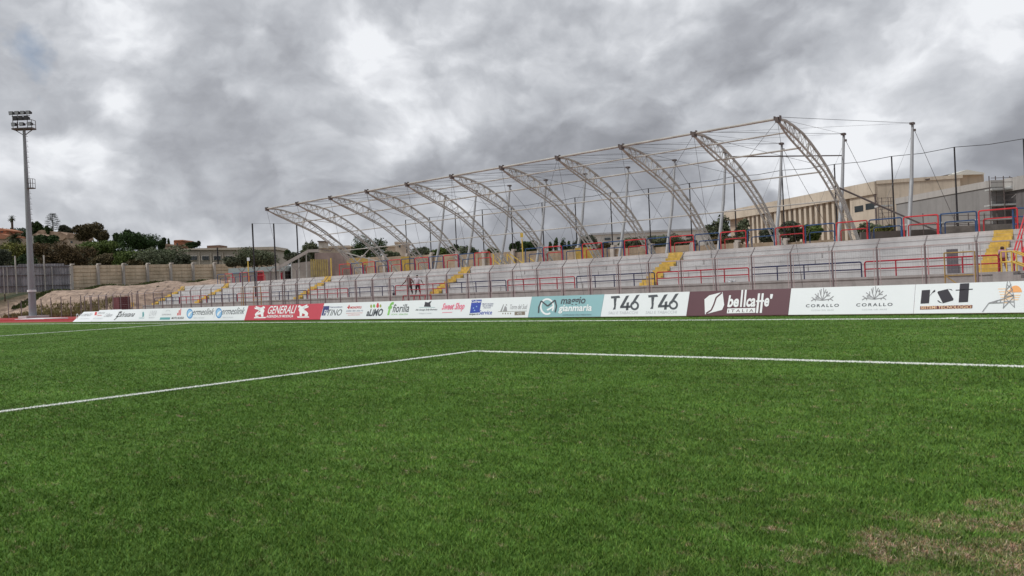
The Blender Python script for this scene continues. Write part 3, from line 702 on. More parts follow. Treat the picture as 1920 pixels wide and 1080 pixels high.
yh = thing('yellow_hoarding', 'faded ochre hoarding behind the last barriers of the walkway', 'hoarding', (-80, 60, 3)); fbox(MB(), 650, 484, 690, 497, 102, .2).build('panel', mat('ochre', (.50,.35,.12), .8, .15, 1.), yh)
fbox(MB(), 690, 482, 694, 500, 101.8, .2).build('post', WALLPOST, yh)
def ygate(x0, y0, x1, y1, D, label):
    t_ = thing('sheet_gate', label, 'gate', tuple(onD((x0+x1)/2, y1, D)), 'yellow sheet gates in the back wall'); fbox(MB(), x0, y0, x1, y1, D, .1).build('leaf', YEL, t_); return t_
ygate(752, 481, 767, 512, 103, 'yellow sheet metal gate in the back wall behind the left arches')
ygate(1079, 464, 1112, 492, 85, 'yellow sheet metal gate in the back wall near the middle of the stand')
st = thing('rear_stairs', 'yellow tube handrails of the rear staircase seen above the walkway', 'stairs', tuple(onD(940, 500, 78)))
for a in ([(925,477), (938,487), (958,504)], [(925,487), (938,497), (948,503)], [(951,476), (967,495), (975,500)], [(956,476), (978,492), (990,500)], [(990,482), (1001,490)]):
    m_ = MB(); m_.path([onD(x, y, 79) for x, y in a], .05, 5).build('handrail', YELR, st)
m_ = MB()
for x, y in ((925,476), (938,487), (951,476)): bar(m_, x, y, x+.5, 500, 79, .05)
m_.build('post', YELR, st); MB().box((onD(930,500,79).x, 56, 2.6), (onD(985,500,79).x, 57, 3.3)).build('landing', CONC_D, st)
yp = thing('lamp_pole', 'short yellow pole with a square head beside the rear staircase', 'pole', tuple(onD(981, 500, 77)))
bar(MB(), 978.5, 447, 981.5, 497, 77, .055).build('shaft', YELR, yp); fbox(MB(), 975.5, 437, 981, 445, 77, .25).build('head', YELR, yp)
yp = thing('sign_pole', 'slim yellow pole with a small white plate at the left end of the terraces', 'pole', tuple(onD(466, 540, 112)))
bar(MB(), 464.8, 487, 467, 540, 112, .07).build('shaft', YELR, yp); fbox(MB(), 463, 483, 467.5, 489, 111.8, .15).build('plate', WHITEB, yp)

# cabinets by the left end
mc = thing('steel_cabinet', 'dark maroon steel cabinet standing by the track beside the mound', 'cabinet', tuple(onY(221, 580, 39.5)))
b_ = pxX(213, 39.5, 1.2); e_ = pxX(226, 39.5, 1.2)
MB().box((b_, 39.4, 0), (e_, 40.6, 2.15)).build('body', mat('maroon_steel', (.11,.035,.04), .5, .1, 2.), mc); MB().box((b_+.02, 39.37, .1), (e_-.04, 39.4, 2.05)).build('door', mat('maroon_steel_door', (.15,.05,.055), .5, .1, 2.), mc)
fb = thing('hose_box', 'small bright red fire box on a post', 'box', tuple(onY(238, 580, 40))); fbox(MB(), 235, 556, 241, 568, 100, .4).build('case', RED, fb); bar(MB(), 238, 566, 238.3, 584, 100.2, .05).build('post', DARKST, fb)
yb = thing('yellow_box', 'small yellow hydrant box low beside the red fire box', 'box', tuple(onY(247, 580, 40))); fbox(MB(), 245.5, 567, 249, 575, 98, .3).build('case', YELR, yb); fbox(MB(), 246.5, 575, 248, 584, 98, .1).build('post', DARKST, yb)
wb_ = thing('white_slab', 'low white slab lying on the red kerb of the track at the left', 'slab', tuple(onY(62, 602, 31)))
a = onY(35, 602, 31.6); b = onY(90, 602, 31.6)
MB().box((a.x, 31.2, 0), (b.x, 33.6, .20)).build('panel', WHITEB, wb_); MB().box((a.x-.02, 31.1, .0), (b.x+.02, 31.19, .08)).build('edge', FRAMEB, wb_)
# red kerb band at the left edge of the turf
MB_ = MB().box((-330, 31.0, -.1), (-76.5, 31.12, .16)).build('kerb', mat('red_kerb', (.45,.06,.065), .8, .12, 1.)); tag(MB_, kind='structure')

# ------------------------------------------------------------------ floodlight mast
fm = thing('floodlight_mast', 'tall grey floodlight mast with a rack of ten lamps at the left', 'floodlight mast', (-122.8, 39.3, 0))
MB().tube((-122.8, 39.3, -.05), (-122.8, 39.3, 25.4), .49, 16, .18).build('pole', mat('mast_grey', (.30,.31,.335), .6, .08, .5, metal=.2), fm)
MB().box((-124.4, 38, -.1), (-121.2, 40.8, .3)).build('plinth', CONC, fm); MB().tube((-122.8, 39.3, 3.5), (-122.8, 39.3, 3.78), .55, 16).build('white_band', WHITEB, fm)
ax = Matrix.Rotation(YAW, 3, 'Z')
def fl(u, v, z): return Vector((-122.8, 39.3, z)) + ax @ Vector((u, v, 0))
lad = MB(); pr = lambda z: .54-.35*z/25.4
for q in range(28):
    z = 5.5+q*.70; x_ = pr(z)+.06; lad.tube(fl(x_, -.2, z), fl(x_+.34, -.2, z), .022, 3); lad.tube(fl(x_+.18, -.2, z), fl(x_+.17, -.2, z+.42), .016, 3)
lad.build('ladder', DARKST, fm)
cg = MB()
for x_ in (.35, .65, .98):
    cg.tube(fl(x_, -.3, 17.5), fl(x_, -.3, 18.7), .035, 4); cg.tube(fl(x_, .3, 17.5), fl(x_, .3, 18.7), .035, 4)
for z in (17.5, 18.1, 18.7): cg.tube(fl(.3, -.3, z), fl(.98, -.3, z), .035, 4); cg.tube(fl(.98, -.3, z), fl(.98, .3, z), .035, 4)
cg.box((.2, -.35, 17.4), (1.0, .35, 17.5), M=Matrix.Translation((-122.8, 39.3, 0)) @ ax.to_4x4()); cg.build('rest_cage', DARKST, fm)
pl = MB(); MxF = Matrix.Translation((-122.8, 39.3, 0)) @ ax.to_4x4()
pl.box((-1.4, -.5, 25.38), (1.35, .55, 25.58), M=MxF)
for u in (-1.2, -.55, .75, 1.3): pl.tube(fl(u, -.45, 25.5), fl(u, -.45, 27.3 if u < 1.2 else 26.6), .045, 4)
for u in (-1.2, 1.3): pl.tube(fl(u, .5, 25.5), fl(u, .5, 26.6), .045, 4)
for z in (26.05, 26.6): pl.tube(fl(-1.2, -.45, z), fl(1.3, -.45, z), .045, 4); pl.tube(fl(1.3, -.45, z), fl(1.3, .5, z), .04, 4)
pl.tube(fl(-1.3, -.45, 27.15), fl(1.15, -.45, 27.15), .05, 4)
pl.tube(fl(0, 0, 24.6), fl(1.2, 0, 25.38), .06, 4); pl.tube(fl(0, 0, 24.6), fl(-1.2, 0, 25.38), .06, 4); pl.build('platform', DARKST, fm)
FLB = mat('floodlight_body', (.05,.05,.055), .5, .1, 3.); FLG = mat('floodlight_glass', (.30,.31,.33), .25, .1, 3., spec=.7)
for zz, us in ((27.5, (-1.22,-.45,.31,1.06)), (26.78, (-.72,.02,.76)), (25.98, (-.95,.12,1.15))):
    for u in us:
        m_ = MB(); b4 = [(-.25,-.25,-.25), (.22,-.25,-.25), (.27,-.25,.25), (-.30,-.25,.25)]; b5 = [(-.12,.25,-.12), (.30,.25,-.12), (.30,.25,.14), (-.12,.25,.14)]
        P = [MxF @ (Vector(p)+Vector((u, -.55, zz))) for p in b4+b5]
        m_.add(P, [(0,1,2,3), (4,7,6,5), (0,4,5,1), (1,5,6,2), (2,6,7,3), (3,7,4,0)]); fo = m_.build('floodlight', FLB, fm)
        gl = [MxF @ (Vector((p[0]*.85, -.265, p[2]*.8))+Vector((u, -.55, zz))) for p in b4]; MB().poly(gl).build('lens', FLG if zz > 27 or zz < 26.5 else FLB, fo)

# ------------------------------------------------------------------ advertising boards
BY0, BY1, BZ0, BZ1 = 27.19, 27.53, .055, .945
def board(x0, x1, m, label, y1=BY1, z1=BZ1, sup=True):
    xa = pxX(x0, BY0, BZ0); xb = pxX(x1, BY0, BZ0)
    t_ = thing('advertising_board', label, 'advertising board', ((xa+xb)/2, BY0, 0), 'advertising boards along the touchline')
    n_ = Vector((0, -(z1-BZ0), (y1-BY0))).normalized()
    pts = [Vector((xa, BY0, BZ0)), Vector((xb-.012, BY0, BZ0)), Vector((xb-.012, y1, z1)), Vector((xa, y1, z1))]
    MB().prism(pts, -n_*.03).build('panel', m, t_)
    s_ = MB(); nn_ = max(2, int((xb-xa)/1.5)+1)
    for i in range(nn_):
        x = xa+.1+(xb-xa-.2)*i/(nn_-1); s_.tube((x, y1+.04, z1-.05), (x, y1+.35, 0), .02, 4); s_.tube((x, BY0+.05, .06), (x, y1+.35, .02), .02, 4)
    s_.build('support', FRAMEB, t_)
    t_['_y1'] = y1; t_['_z1'] = z1; return t_
def B(bd, px, v, off=.006):
    y1, z1 = bd['_y1'], bd['_z1']; Y = BY0+(y1-BY0)*v; z = BZ0+(z1-BZ0)*v
    n_ = Vector((0, -(z1-BZ0), (y1-BY0))).normalized(); return Vector((pxX(px, Y, z), Y, z))+n_*off
def BX_(bd, X, v, off=.006):
    y1, z1 = bd['_y1'], bd['_z1']; Y = BY0+(y1-BY0)*v; z = BZ0+(z1-BZ0)*v
    n_ = Vector((0, -(z1-BZ0), (y1-BY0))).normalized(); return Vector((X, Y, z))+n_*off
def text(bd, s, px0, px1, v0, v1, ink, shear=0., bold=0., name='lettering', off=.006, space=1.):
    cu = bpy.data.curves.new('t', 'FONT'); cu.body = s; cu.shear = shear; cu.offset = bold; cu.resolution_u = 3; cu.space_character = space
    o = bpy.data.objects.new('t', cu); col.objects.link(o); bpy.context.view_layer.update()
    me = bpy.data.meshes.new_from_object(o.evaluated_get(bpy.context.evaluated_depsgraph_get())); bpy.data.objects.remove(o)
    n = len(me.vertices); co = np.empty(n*3, np.float32); me.vertices.foreach_get('co', co); co = co.reshape(-1, 3)
    lo = co.min(0); hi = co.max(0); vm = (v0+v1)/2
    X0 = B(bd, px0, vm).x; X1 = B(bd, px1, vm).x; L0 = WL[bd.name]
    out = []
    for p in co: out.append(BX_(bd, X0+(X1-X0)*(p[0]-lo[0])/(hi[0]-lo[0]), v0+(v1-v0)*(p[1]-lo[1])/(hi[1]-lo[1]), off)-L0)
    me.vertices.foreach_set('co', np.array(out, np.float32).ravel()); me.materials.clear(); me.materials.append(INK[ink]); me.update(); me.name = name
    q = bpy.data.objects.new(name, me); col.objects.link(q); q.parent = bd; return q
def shape(bd, pts, ink, name='emblem', off=.006):        # pts in (px, v)
    return MB().poly([B(bd, x, v, off) for x, v in pts]).build(name, INK[ink], bd)
def shapes(bd, polys, ink, name='emblem', off=.006):
    m_ = MB()
    for pts in polys: m_.poly([B(bd, x, v, off) for x, v in pts])
    return m_.build(name, INK[ink], bd)
def ell(cx, cv, rx, rv, n=20, a0=0, a1=360): return [(cx+rx*math.cos(math.radians(a0+(a1-a0)*i/n)), cv+rv*math.sin(math.radians(a0+(a1-a0)*i/n))) for i in range(n if a1-a0 == 360 else n+1)]
def ring(cx, cv, rx, rv, wx, wv, a0, a1, n=24):
    out = []
    for i in range(n):
        t0 = math.radians(a0+(a1-a0)*i/n); t1 = math.radians(a0+(a1-a0)*(i+1)/n)
        out.append([(cx+rx*math.cos(t0), cv+rv*math.sin(t0)), (cx+rx*math.cos(t1), cv+rv*math.sin(t1)), (cx+(rx-wx)*math.cos(t1), cv+(rv-wv)*math.sin(t1)), (cx+(rx-wx)*math.cos(t0), cv+(rv-wv)*math.sin(t0))])
    return out
def strokes(segs, wpx, wv):
    out = []
    for (x0, v0), (x1, v1) in segs:
        # stroke as a quad, width measured in px (x) and in v
        dx = (x1-x0); dv_ = (v1-v0)*50; L_ = math.hypot(dx, dv_) or 1; nx_, nv = -dv_/L_*wpx/2, dx/L_*wv/2
        out.append([(x0-nx_, v0-nv), (x1-nx_, v1-nv), (x1+nx_, v1+nv), (x0+nx_, v0+nv)])
    return out
b = board(136, 170, WHITEB, 'small white board with grey serif lettering, leftmost of the row', 28.15, .86)
text(b, 'DE LORENZO', 148, 172, .55, .80, 'grey', bold=.01); shapes(b, ring(145, .55, 2.2, .28, .7, .08, 0, 360), 'ltgrey'); text(b, 'immobiliare', 150, 168, .25, .36, 'ltgrey')
b = board(171, 212, WHITEB, 'white board with small red emblem and grey text, second from the left', 27.9, .97)
shape(b, [(177,.55), (181,.55), (182.5,.85), (178.5,.85)], 'red'); text(b, 'Universita', 184, 197, .68, .84, 'grey'); text(b, 'Popolare', 182, 191, .46, .60, 'red'); text(b, 'DEGLI STUDI IBLEI', 174, 192, .22, .32, 'ltgrey'); text(b, "L'editore", 197, 211, .38, .72, 'grey', shear=.3)
b = board(212, 257, WHITEB, 'white board with a dark handwritten script word, third from the left', 27.7, .95)
text(b, 'Zahratana', 219, 253, .38, .78, 'dark', shear=.5, bold=.008); shapes(b, strokes([((214,.12), (220,.36)), ((220,.36), (224,.80)), ((224,.80), (229,.84))], 1.3, .06), 'dark')
b = board(257, 298, WHITEB, 'white board with thin pale blue logos left of the red bars logo', 27.6, .945)
shapes(b, [ell(268.5, .62, 1.6, .16), [(266.5,.36), (269.5,.36), (270.5,.55), (267.5,.55)]], 'teal'); text(b, 'MARINELLA', 261, 271, .22, .30, 'teal'); text(b, 'LIVIA', 281, 294, .42, .85, 'ltgrey'); text(b, 'MODICA', 279, 290, .22, .34, 'ltgrey')
b = board(298, 347, WHITEB, 'white board with a teal strip and small red bars logo')
shapes(b, [[(299.5,.10), (318.5,.10), (319.5,.28), (300.5,.28)]], 'teal'); text(b, 'SUPERGENIA', 304, 321, .45, .56, 'grey'); shapes(b, ring(315, .74, 4, .12, .8, .03, 0, 180), 'ltgrey')
shapes(b, [[(332,.42), (333.6,.42), (334.2,.62), (332.5,.6)], [(334.6,.42), (336.3,.42), (337.3,.84), (335.3,.8)], [(337.2,.42), (338.8,.42), (340,.97), (338.6,.93)]], 'red'); text(b, 'MOTO ROSSO', 322, 345, .13, .30, 'dark', bold=.02)
b = board(347, 458, WHITEB, 'white board with two blue disc logos beside the red board')
for o_ in (0, 54.5):
    e1 = ell(356+o_, .53, 6.0, .38, 22); shape(b, e1, 'blue'); shape(b, ell(356+o_, .53, 4.6, .29, 22), 'ltblue', off=.009); shapes(b, [[(352+o_,.40), (360+o_,.62), (360.5+o_,.72), (355+o_,.60)], [(354+o_,.30), (357+o_,.50), (358+o_,.56), (352.5+o_,.44)]], 'white', off=.012)
    text(b, 'ermeslink', 362+o_, 401.5+o_*1.06, .42, .90, 'charcoal', shear=.25); text(b, 'FIBRA OVUNQUE', 363+o_, 383+o_, .14, .25, 'ltgrey')
shape(b, [(400.6,.18), (401.1,.18), (406,.92), (405.5,.92)], 'ltgrey', 'divider')
b = board(458, 600, REDB, 'red board with white serif lettering between two white winged lions')
text(b, 'GENERALI', 503, 555, .40, .93, 'white', shear=.12, bold=.012); text(b, 'AGENZIA DI MODICA', 499.5, 550, .15, .32, 'white', bold=.03, shear=.1)
def lion(x0, f):     # seated winged lion on a plinth; f=-1 mirrors it
    X = lambda u: x0+f*u
    P = [[(0,.12), (22,.12), (23,.20), (1,.20)], [(3,.22), (9,.22), (8,.34), (13,.40), (14,.22), (18,.22), (18,.46), (20,.62), (18,.80), (14,.86), (10,.78), (9,.62), (5,.52), (2,.40)], [(15,.86), (18,.94), (21,.88), (21,.78), (18,.78)], [(12,.66), (2,.76), (1,.86), (9,.84)], [(12,.72), (3,.90), (4,.96), (13,.84)]]
    return [[(X(u), v) for u, v in p] for p in P]
shapes(b, lion(476, 1), 'white'); shapes(b, lion(580, -1), 'white')
shapes(b, [[(484,.50), (489,.56), (487,.62)], [(480,.30), (485,.30), (484,.36)], [(576,.50), (571,.56), (569,.60)], [(572,.30), (567,.30), (568,.36)]], 'red', off=.010)
b = board(600, 990, WHITEB, 'long white board with a row of many small colourful logos')
shape(b, [(603,.24), (610,.24), (611,.42), (615.5,.42), (618,.82), (607,.82)], 'navy'); text(b, 'PI', 608, 613.5, .26, .58, 'white', off=.010); text(b, 'TINO', 614, 641, .22, .60, 'charcoal', shear=.2); text(b, 'Centroarredamenti', 619, 642, .70, .80, 'navy')
shapes(b, [[(651,.66), (656.5,.70), (656,.78), (651.5,.74)], [(653,.60), (655,.60), (655.5,.86), (654,.86)]], 'red'); text(b, 'MONOPOLI', 657, 678, .62, .76, 'red', bold=.03, shear=.1); text(b, 'ALLUMINIO - FERRO - LEGNO - PVC', 649, 681, .45, .52, 'navy'); shape(b, [(649,.34), (680,.35), (680,.37), (649,.36)], 'red'); text(b, 'www.infissimonopoli.it', 652, 675, .20, .28, 'red')
text(b, 'aLiMO', 688, 718, .16, .58, 'charcoal', bold=.03, shear=.08); shapes(b, [ell(696, .74, 1.8, .10), ell(713.5, .74, 1.7, .09)], 'olive'); shape(b, ell(701.5, .75, 2.2, .10), 'green'); shape(b, [(705.5,.72), (707,.64), (709.5,.64), (710.8,.74), (709.8,.90), (708.5,.94), (706.5,.84)], 'red')
text(b, 'f', 727.5, 736, .20, .95, 'green', bold=.03); text(b, 'fiorilla', 737, 768, .36, .82, 'charcoal', bold=.01); text(b, 'SCAVI - EDILIZIA', 734, 765, .20, .28, 'green')
shapes(b, [[(795,.64), (808,.62), (806.5,.78), (809.5,.95), (803,.86), (797,.90), (796.5,.78)]], 'dark'); shape(b, [(786,.60), (816,.58), (816,.595), (786,.615)], 'teal'); text(b, 'Alfs Garage Sicily Business', 779, 820, .40, .52, 'charcoal', shear=.2, bold=.01); text(b, 'Noleggio e vendita', 785, 809, .22, .31, 'ltgrey', shear=.3)
text(b, 'Sweet Shop', 829, 871, .34, .80, 'pink', shear=.25, bold=.035); shape(b, [(829,.28), (848,.29), (848,.32), (829,.31)], 'pink')
shape(b, [(881,.24), (899,.27), (903.5,.93), (884.5,.93)], 'royal'); text(b, 'Culligan', 884, 902, .74, .90, 'white', shear=.2, off=.01, bold=.02); shapes(b, [ell(888, .5, 1.2, .03, 8), ell(894, .58, 1.2, .03, 8), ell(890, .38, 1.4, .03, 8)], 'ltblue', off=.01)
text(b, 'acqua in', 880, 897, .12, .24, 'black', bold=.02); text(b, 'Service', 898.5, 923, .16, .38, 'royal', bold=.015); [text(b, s_, x0, x1, v, v+.075, 'navy') for s_, x0, x1, v in (('IMPIANTI E SOLUZIONI', 904, 925, .66), ('PER IL TRATTAMENTO', 905, 924, .56), ('DELLE ACQUE', 907, 920, .46))]
shape(b, [(934,.29), (988,.30), (988,.315), (934,.305)], 'brown'); text(b, 'Torre del Sud', 956, 988, .40, .64, 'grey', bold=.0); shapes(b, [[(938,.31), (944,.66), (945,.66), (941,.31)], [(943,.31), (947,.58), (950,.52), (951,.31)], [(948,.60), (950,.68), (951,.60)]], 'grey'); shapes(b, [ell(943+i*4.8, .20, 1.0, .045, 6) for i in range(4)], 'brown'); shape(b, [(965,.11), (984.5,.12), (984.5,.28), (965,.27)], 'brown'); text(b, 'HOTEL', 970, 979, .14, .24, 'white', off=.01)
b = board(990, 1126, TEALB, 'teal board with round white and dark monogram')
shapes(b, ring(1026, .50, 13.5, .40, 3.2, .085, -35, 300), 'white'); shapes(b, strokes([((1026,.33), (1038,.50))], 3.2, .085), 'white', off=.008); shapes(b, strokes([((1010,.20), (1010.5,.50)), ((1010.5,.48), (1015,.78)), ((1015,.78), (1027,.52)), ((1027,.52), (1041,.80)), ((1041,.80), (1043.5,.50)), ((1043.5,.50), (1041,.22))], 2.6, .07), 'charcoal', off=.010)
text(b, 'maggio', 1052, 1098, .50, .92, 'charcoal', bold=.02, shear=.05); text(b, 'gianmaria', 1048, 1110, .16, .56, 'white', bold=.025, off=.009); text(b, 'COSTRUZIONI CIVILI E INDUSTRIALI', 1055, 1109, .065, .115, 'charcoal')
b = board(1126, 1287, WHITEB, 'white board reading T46 twice in dark slanted figures')
for o_, q in ((0, 1146), (1, 1216)):
    e_ = 1 if o_ == 0 else 1.06
    X = lambda u: q+u*e_
    shapes(b, [[(X(0),.80), (X(17),.82), (X(15.5),.92), (X(-.5),.90)], [(X(5),.80), (X(10.5),.81), (X(9),.60), (X(5.5),.42)], [(X(3),.30), (X(8),.31), (X(9.5),.58), (X(8),.56)],
        [(X(16.5),.42), (X(28),.90), (X(34),.92), (X(22.5),.44)], [(X(16.5),.36), (X(36),.37), (X(36.5),.47), (X(17.5),.46)], [(X(27.5),.26), (X(32),.27), (X(33.5),.62), (X(29),.60)],
        [(X(36.5),.50), (X(47.5),.92), (X(53.5),.94), (X(42),.52)]], 'charcoal')
    shapes(b, ring(X(44), .46, 8.2*e_, .20, 3.6, .085, 0, 360), 'charcoal', off=.007); text(b, 'SALI E TABACCHI', q-5, q+50*e_, .10, .22, 'ltgrey')
b = board(1287, 1478, MARB, 'dark maroon board with a white leaf emblem and white lettering')
shape(b, [(1322,.05), (1354,.22), (1358,.42), (1355,.94), (1330,.82), (1321,.66)], 'white'); shapes(b, strokes([((1324,.08), (1334,.22)), ((1334,.22), (1339,.46)), ((1339,.46), (1343,.72)), ((1343,.72), (1354,.92))], 2.6, .06), 'wine', off=.010)
text(b, 'be', 1365, 1386, .32, .80, 'white', bold=.035, shear=.06); text(b, 'ca', 1399.5, 1417, .32, .66, 'white', bold=.035, shear=.06); text(b, 'e', 1433, 1442.5, .32, .66, 'white', bold=.035, shear=.06); shape(b, [(1418,.50), (1433,.51), (1433,.58), (1418,.57)], 'white', off=.009); text(b, "'", 1444, 1449, .62, .80, 'white', bold=.04)
shapes(b, [[(1387.5,.32), (1391,.32), (1394,1.0), (1390.5,1.0)], [(1394,.32), (1397.5,.32), (1400.5,1.0), (1397,1.0)], [(1417.5,.08), (1421.5,.08), (1425.5,.84), (1421.5,.84)], [(1424.5,.08), (1428.5,.08), (1432.5,.84), (1428.5,.84)]], 'white', off=.008); shape(b, [(1363,.08), (1416,.09), (1416.5,.28), (1364,.27)], 'white'); text(b, 'ITALIA', 1366, 1413, .12, .23, 'wine', off=.01, space=1.5)
b = board(1478, 1713, WHITEB, 'white board with two dark branching coral emblems')
for cx, s_ in ((1542, 1.), (1639.5, 1.1)):
    X = lambda u: cx+u*s_
    T = [((0,.52), (-16,.56)), ((-16,.56), (-21,.50)), ((-14,.56), (-20,.64)), ((-14,.56), (-13,.49)), ((0,.52), (15,.56)), ((15,.56), (20,.50)), ((14,.56), (21,.66)), ((12,.555), (11,.49)), ((0,.53), (-8,.66)), ((-8,.66), (-14,.76)), ((-8,.66), (-13,.64)), ((-8,.66), (-8,.80)), ((0,.53), (-3,.72)), ((-3,.72), (-5,.90)), ((-3,.72), (-2,.94)), ((0,.53), (3,.74)), ((3,.74), (2,.98)), ((3,.74), (7,.92)), ((0,.53), (8,.68)), ((8,.68), (9,.86)), ((8,.68), (15,.80)), ((8,.68), (14,.68)), ((-5,.60), (-13,.60)), ((6,.80), (10,.80))]
    shapes(b, strokes([((X(a), v), (X(c), w_)) for (a, v), (c, w_) in T], 1.5, .035), 'grey'); text(b, 'CORALLO', X(-31), X(31), .27, .38, 'charcoal', bold=.015, space=1.35); text(b, 'CUCINA DEL MARE', X(-21), X(21), .13, .18, 'ltgrey', space=1.3)
b = board(1713, 1990, WHITEB, 'white board with heavy black lettering and an orange sun behind a lattice pylon')
shapes(b, [[(1726,.33), (1742,.34), (1744,.80), (1728.5,.79)], [(1742,.56), (1750,.76), (1753.5,.80), (1753.5,.73), (1748,.68)], [(1768,.33), (1787,.42), (1788,.47), (1777,.81), (1759,.74), (1757.5,.70)], [(1757.5,.42), (1761,.36), (1768,.33), (1764,.37), (1759,.44)], [(1777,.81), (1784,.80), (1786.5,.74), (1783,.77)], [(1797.5,.35), (1815,.36), (1817.5,1.0-.015), (1800,.98)], [(1792,.745), (1824,.765), (1824,.795), (1792,.775)]], 'black')
shape(b, [(1725,.13), (1823,.15), (1823.5,.26), (1725.5,.245)], 'maroon'); text(b, 'SISTEMI TECNOLOGICI', 1727, 1821, .145, .245, 'peach', off=.01, bold=.01)
shapes(b, [ell(1904, .64, 12, .22, 18, 0, 180)], 'orange', off=.004); shapes(b, [[(1892,.60-.07*i), (1915-i*2,.60-.07*i), (1916-i*2,.635-.07*i), (1893,.635-.07*i)] for i in range(1, 4)]+[[(1873+i*1.5,.66-.09*i), (1890,.66-.09*i), (1890,.69-.09*i), (1873+i*1.5,.69-.09*i)] for i in range(-1, 5)], 'peach', off=.004); shapes(b, [[(1882,.42), (1893,.42), (1893,.72), (1884,.72)]], 'peach', off=.003)
T = [((1881,.13), (1884,.52)), ((1884,.52), (1889,1.0)), ((1902,.15), (1901,.52)), ((1901,.52), (1893,1.0)), ((1881,.15), (1901,.50)), ((1902,.17), (1883,.50)), ((1882,.35), (1902,.34)), ((1884,.52), (1899,.74)), ((1901,.52), (1886,.72)), ((1886,.72), (1896,.90)), ((1898,.74), (1888,.90)), ((1883,.52), (1901,.53)), ((1854,.31), (1881,.44)), ((1854,.31), (1881,.32)), ((1881,.44), (1901,.56)), ((1868,.31), (1870,.39)), ((1862,.31), (1870,.39)), ((1875,.32), (1877,.42)), ((1854,.31), (1842,.03))]
shapes(b, strokes(T, 1.2, .03), 'grey', off=.012)
for o in list(bpy.data.objects):
    for k_ in ('_y1', '_z1'):
        if k_ in o: del o[k_]

# ------------------------------------------------------------------ buildings
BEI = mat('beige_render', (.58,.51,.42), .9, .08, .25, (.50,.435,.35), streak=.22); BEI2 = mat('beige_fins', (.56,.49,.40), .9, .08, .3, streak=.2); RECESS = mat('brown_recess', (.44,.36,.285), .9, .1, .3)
GREYW = mat('grey_render', (.31,.30,.295), .9, .08, .25, (.275,.268,.262), streak=.15); GREYP = mat('grey_parapet', (.44,.42,.40), .9, .08, .5, streak=.2)
bb = thing('finned_building', 'large beige building with a ribbed facade behind the right end of the stand', 'building', (-50, 120, 3))
PA = Vector((rX(1642,340)*110, 110, 12.62)); PB = Vector((rX(1360,396)*131.7, 131.7, 12.62))
dv = PA-PB; Lf = dv.length; Mf = Matrix.Translation((PB.x, PB.y, 0)) @ Matrix.Rotation(math.atan2(dv.y, dv.x), 4, 'Z')
# local x runs along the facade from the far left corner to the near corner, -y faces the pitch
u_of = lambda px: (lambda p: (p-Vector((PB.x, PB.y, 0))).dot(dv.normalized()))((lambda X, Y: Vector((X, Y, 0)))(*(lambda k_: (k_*(lambda m_: m_)(1), 1))(1))) if False else None
def fac_u(px):
    best = min(range(401), key=lambda i: abs((lambda d: 960+FPX*d.dot(RT)/d.dot(FW))(Mf @ Vector((Lf*i/400, 0, 9))-C0)-px)); return Lf*best/400
uw = fac_u(1598)
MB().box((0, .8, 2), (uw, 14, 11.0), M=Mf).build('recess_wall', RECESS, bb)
MB().box((-.3, -.25, 11.0), (Lf+.05, 14, 12.62), M=Mf).build('roof_band', BEI, bb)
MB().box((uw, 0, 2), (Lf, 14, 10.997), M=Mf).build('end_wall', BEI, bb)
fin = MB(); u = fac_u(1395)
while u < uw-.3: fin.box((u, 0, 2), (u+.55, .797, 10.997), M=Mf); u += 1.32
fin.build('fins', BEI2, bb)
for px0, px1, z0, z1 in ((1603,1619,9.05,9.85), (1624,1641,9.15,9.95), (1603,1620,5.1,6.0), (1625,1641,5.2,6.1)):
    MB().box((fac_u(px0), -.03, z0), (fac_u(px1), .02, z1), M=Mf).build('window', GLASS, bb)
MB().box((Lf-.25, -.12, 2), (Lf-.05, -.003, 12.2), M=Mf).build('downpipe', DARKST, bb)
PC = Vector((rX(1800,335)*114.5, 114.5, 0)); dv2 = PC-Vector((PA.x, PA.y, 0)); L2 = dv2.length; M2 = Matrix.Translation((PA.x, PA.y, 0)) @ Matrix.Rotation(math.atan2(dv2.y, dv2.x), 4, 'Z')
MB().box((.06, 0, 2), (L2, 12, 12.25), M=M2).build('side_wall', BEI, bb); MB().box((0.06, -.12, 12.253), (L2+.3, 12, 12.7), M=M2).build('cornice', BEI2, bb)
for a, b_ in ((9.5,11.0), (11.6,13.4)): MB().box((a, -.03, 10.1), (b_, .02, 10.95), M=M2).build('window', GLASS, bb)
pv = MB(); fbox(pv, 1785, 326, 1845, 352, 104, 8).build('penthouse', mat('cream_render', (.60,.50,.38), .9, .08, .4, streak=.2), bb)
P = [onD(x, y, 103.4) for x, y in ((1782,327.5), (1813,318), (1846,324), (1846,326.5), (1782,328.5))]
MB().prism([(p.x, p.y, p.z) for p in P], Matrix.Rotation(YAW, 3, 'Z') @ Vector((0, 9, 0))).build('penthouse_roof', mat('white_sheet', (.72,.72,.66), .7, .05, .5), bb)
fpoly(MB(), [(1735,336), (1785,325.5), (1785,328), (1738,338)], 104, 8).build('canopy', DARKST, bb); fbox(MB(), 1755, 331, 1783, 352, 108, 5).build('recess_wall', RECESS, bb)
gb = thing('grey_building', 'plain dark grey rendered building with pale parapet behind the right walkway', 'building', (-22, 80, 3))
GA = Vector((rX(1680,372)*85, 85, 0)); zg = 1.5+85*.0789; GBp = Vector((rX(1858,338)*76, 76, 0)); dg = GBp-GA; Lg = dg.length; Mg = Matrix.Translation(GA) @ Matrix.Rotation(math.atan2(dg.y, dg.x), 4, 'Z')
MB().box((0, 0, 2), (Lg, 9, zg-.55), M=Mg).build('wall', GREYW, gb); MB().box((-.05, -.08, zg-.55), (Lg+.05, 9, zg), M=Mg).build('parapet', GREYP, gb)
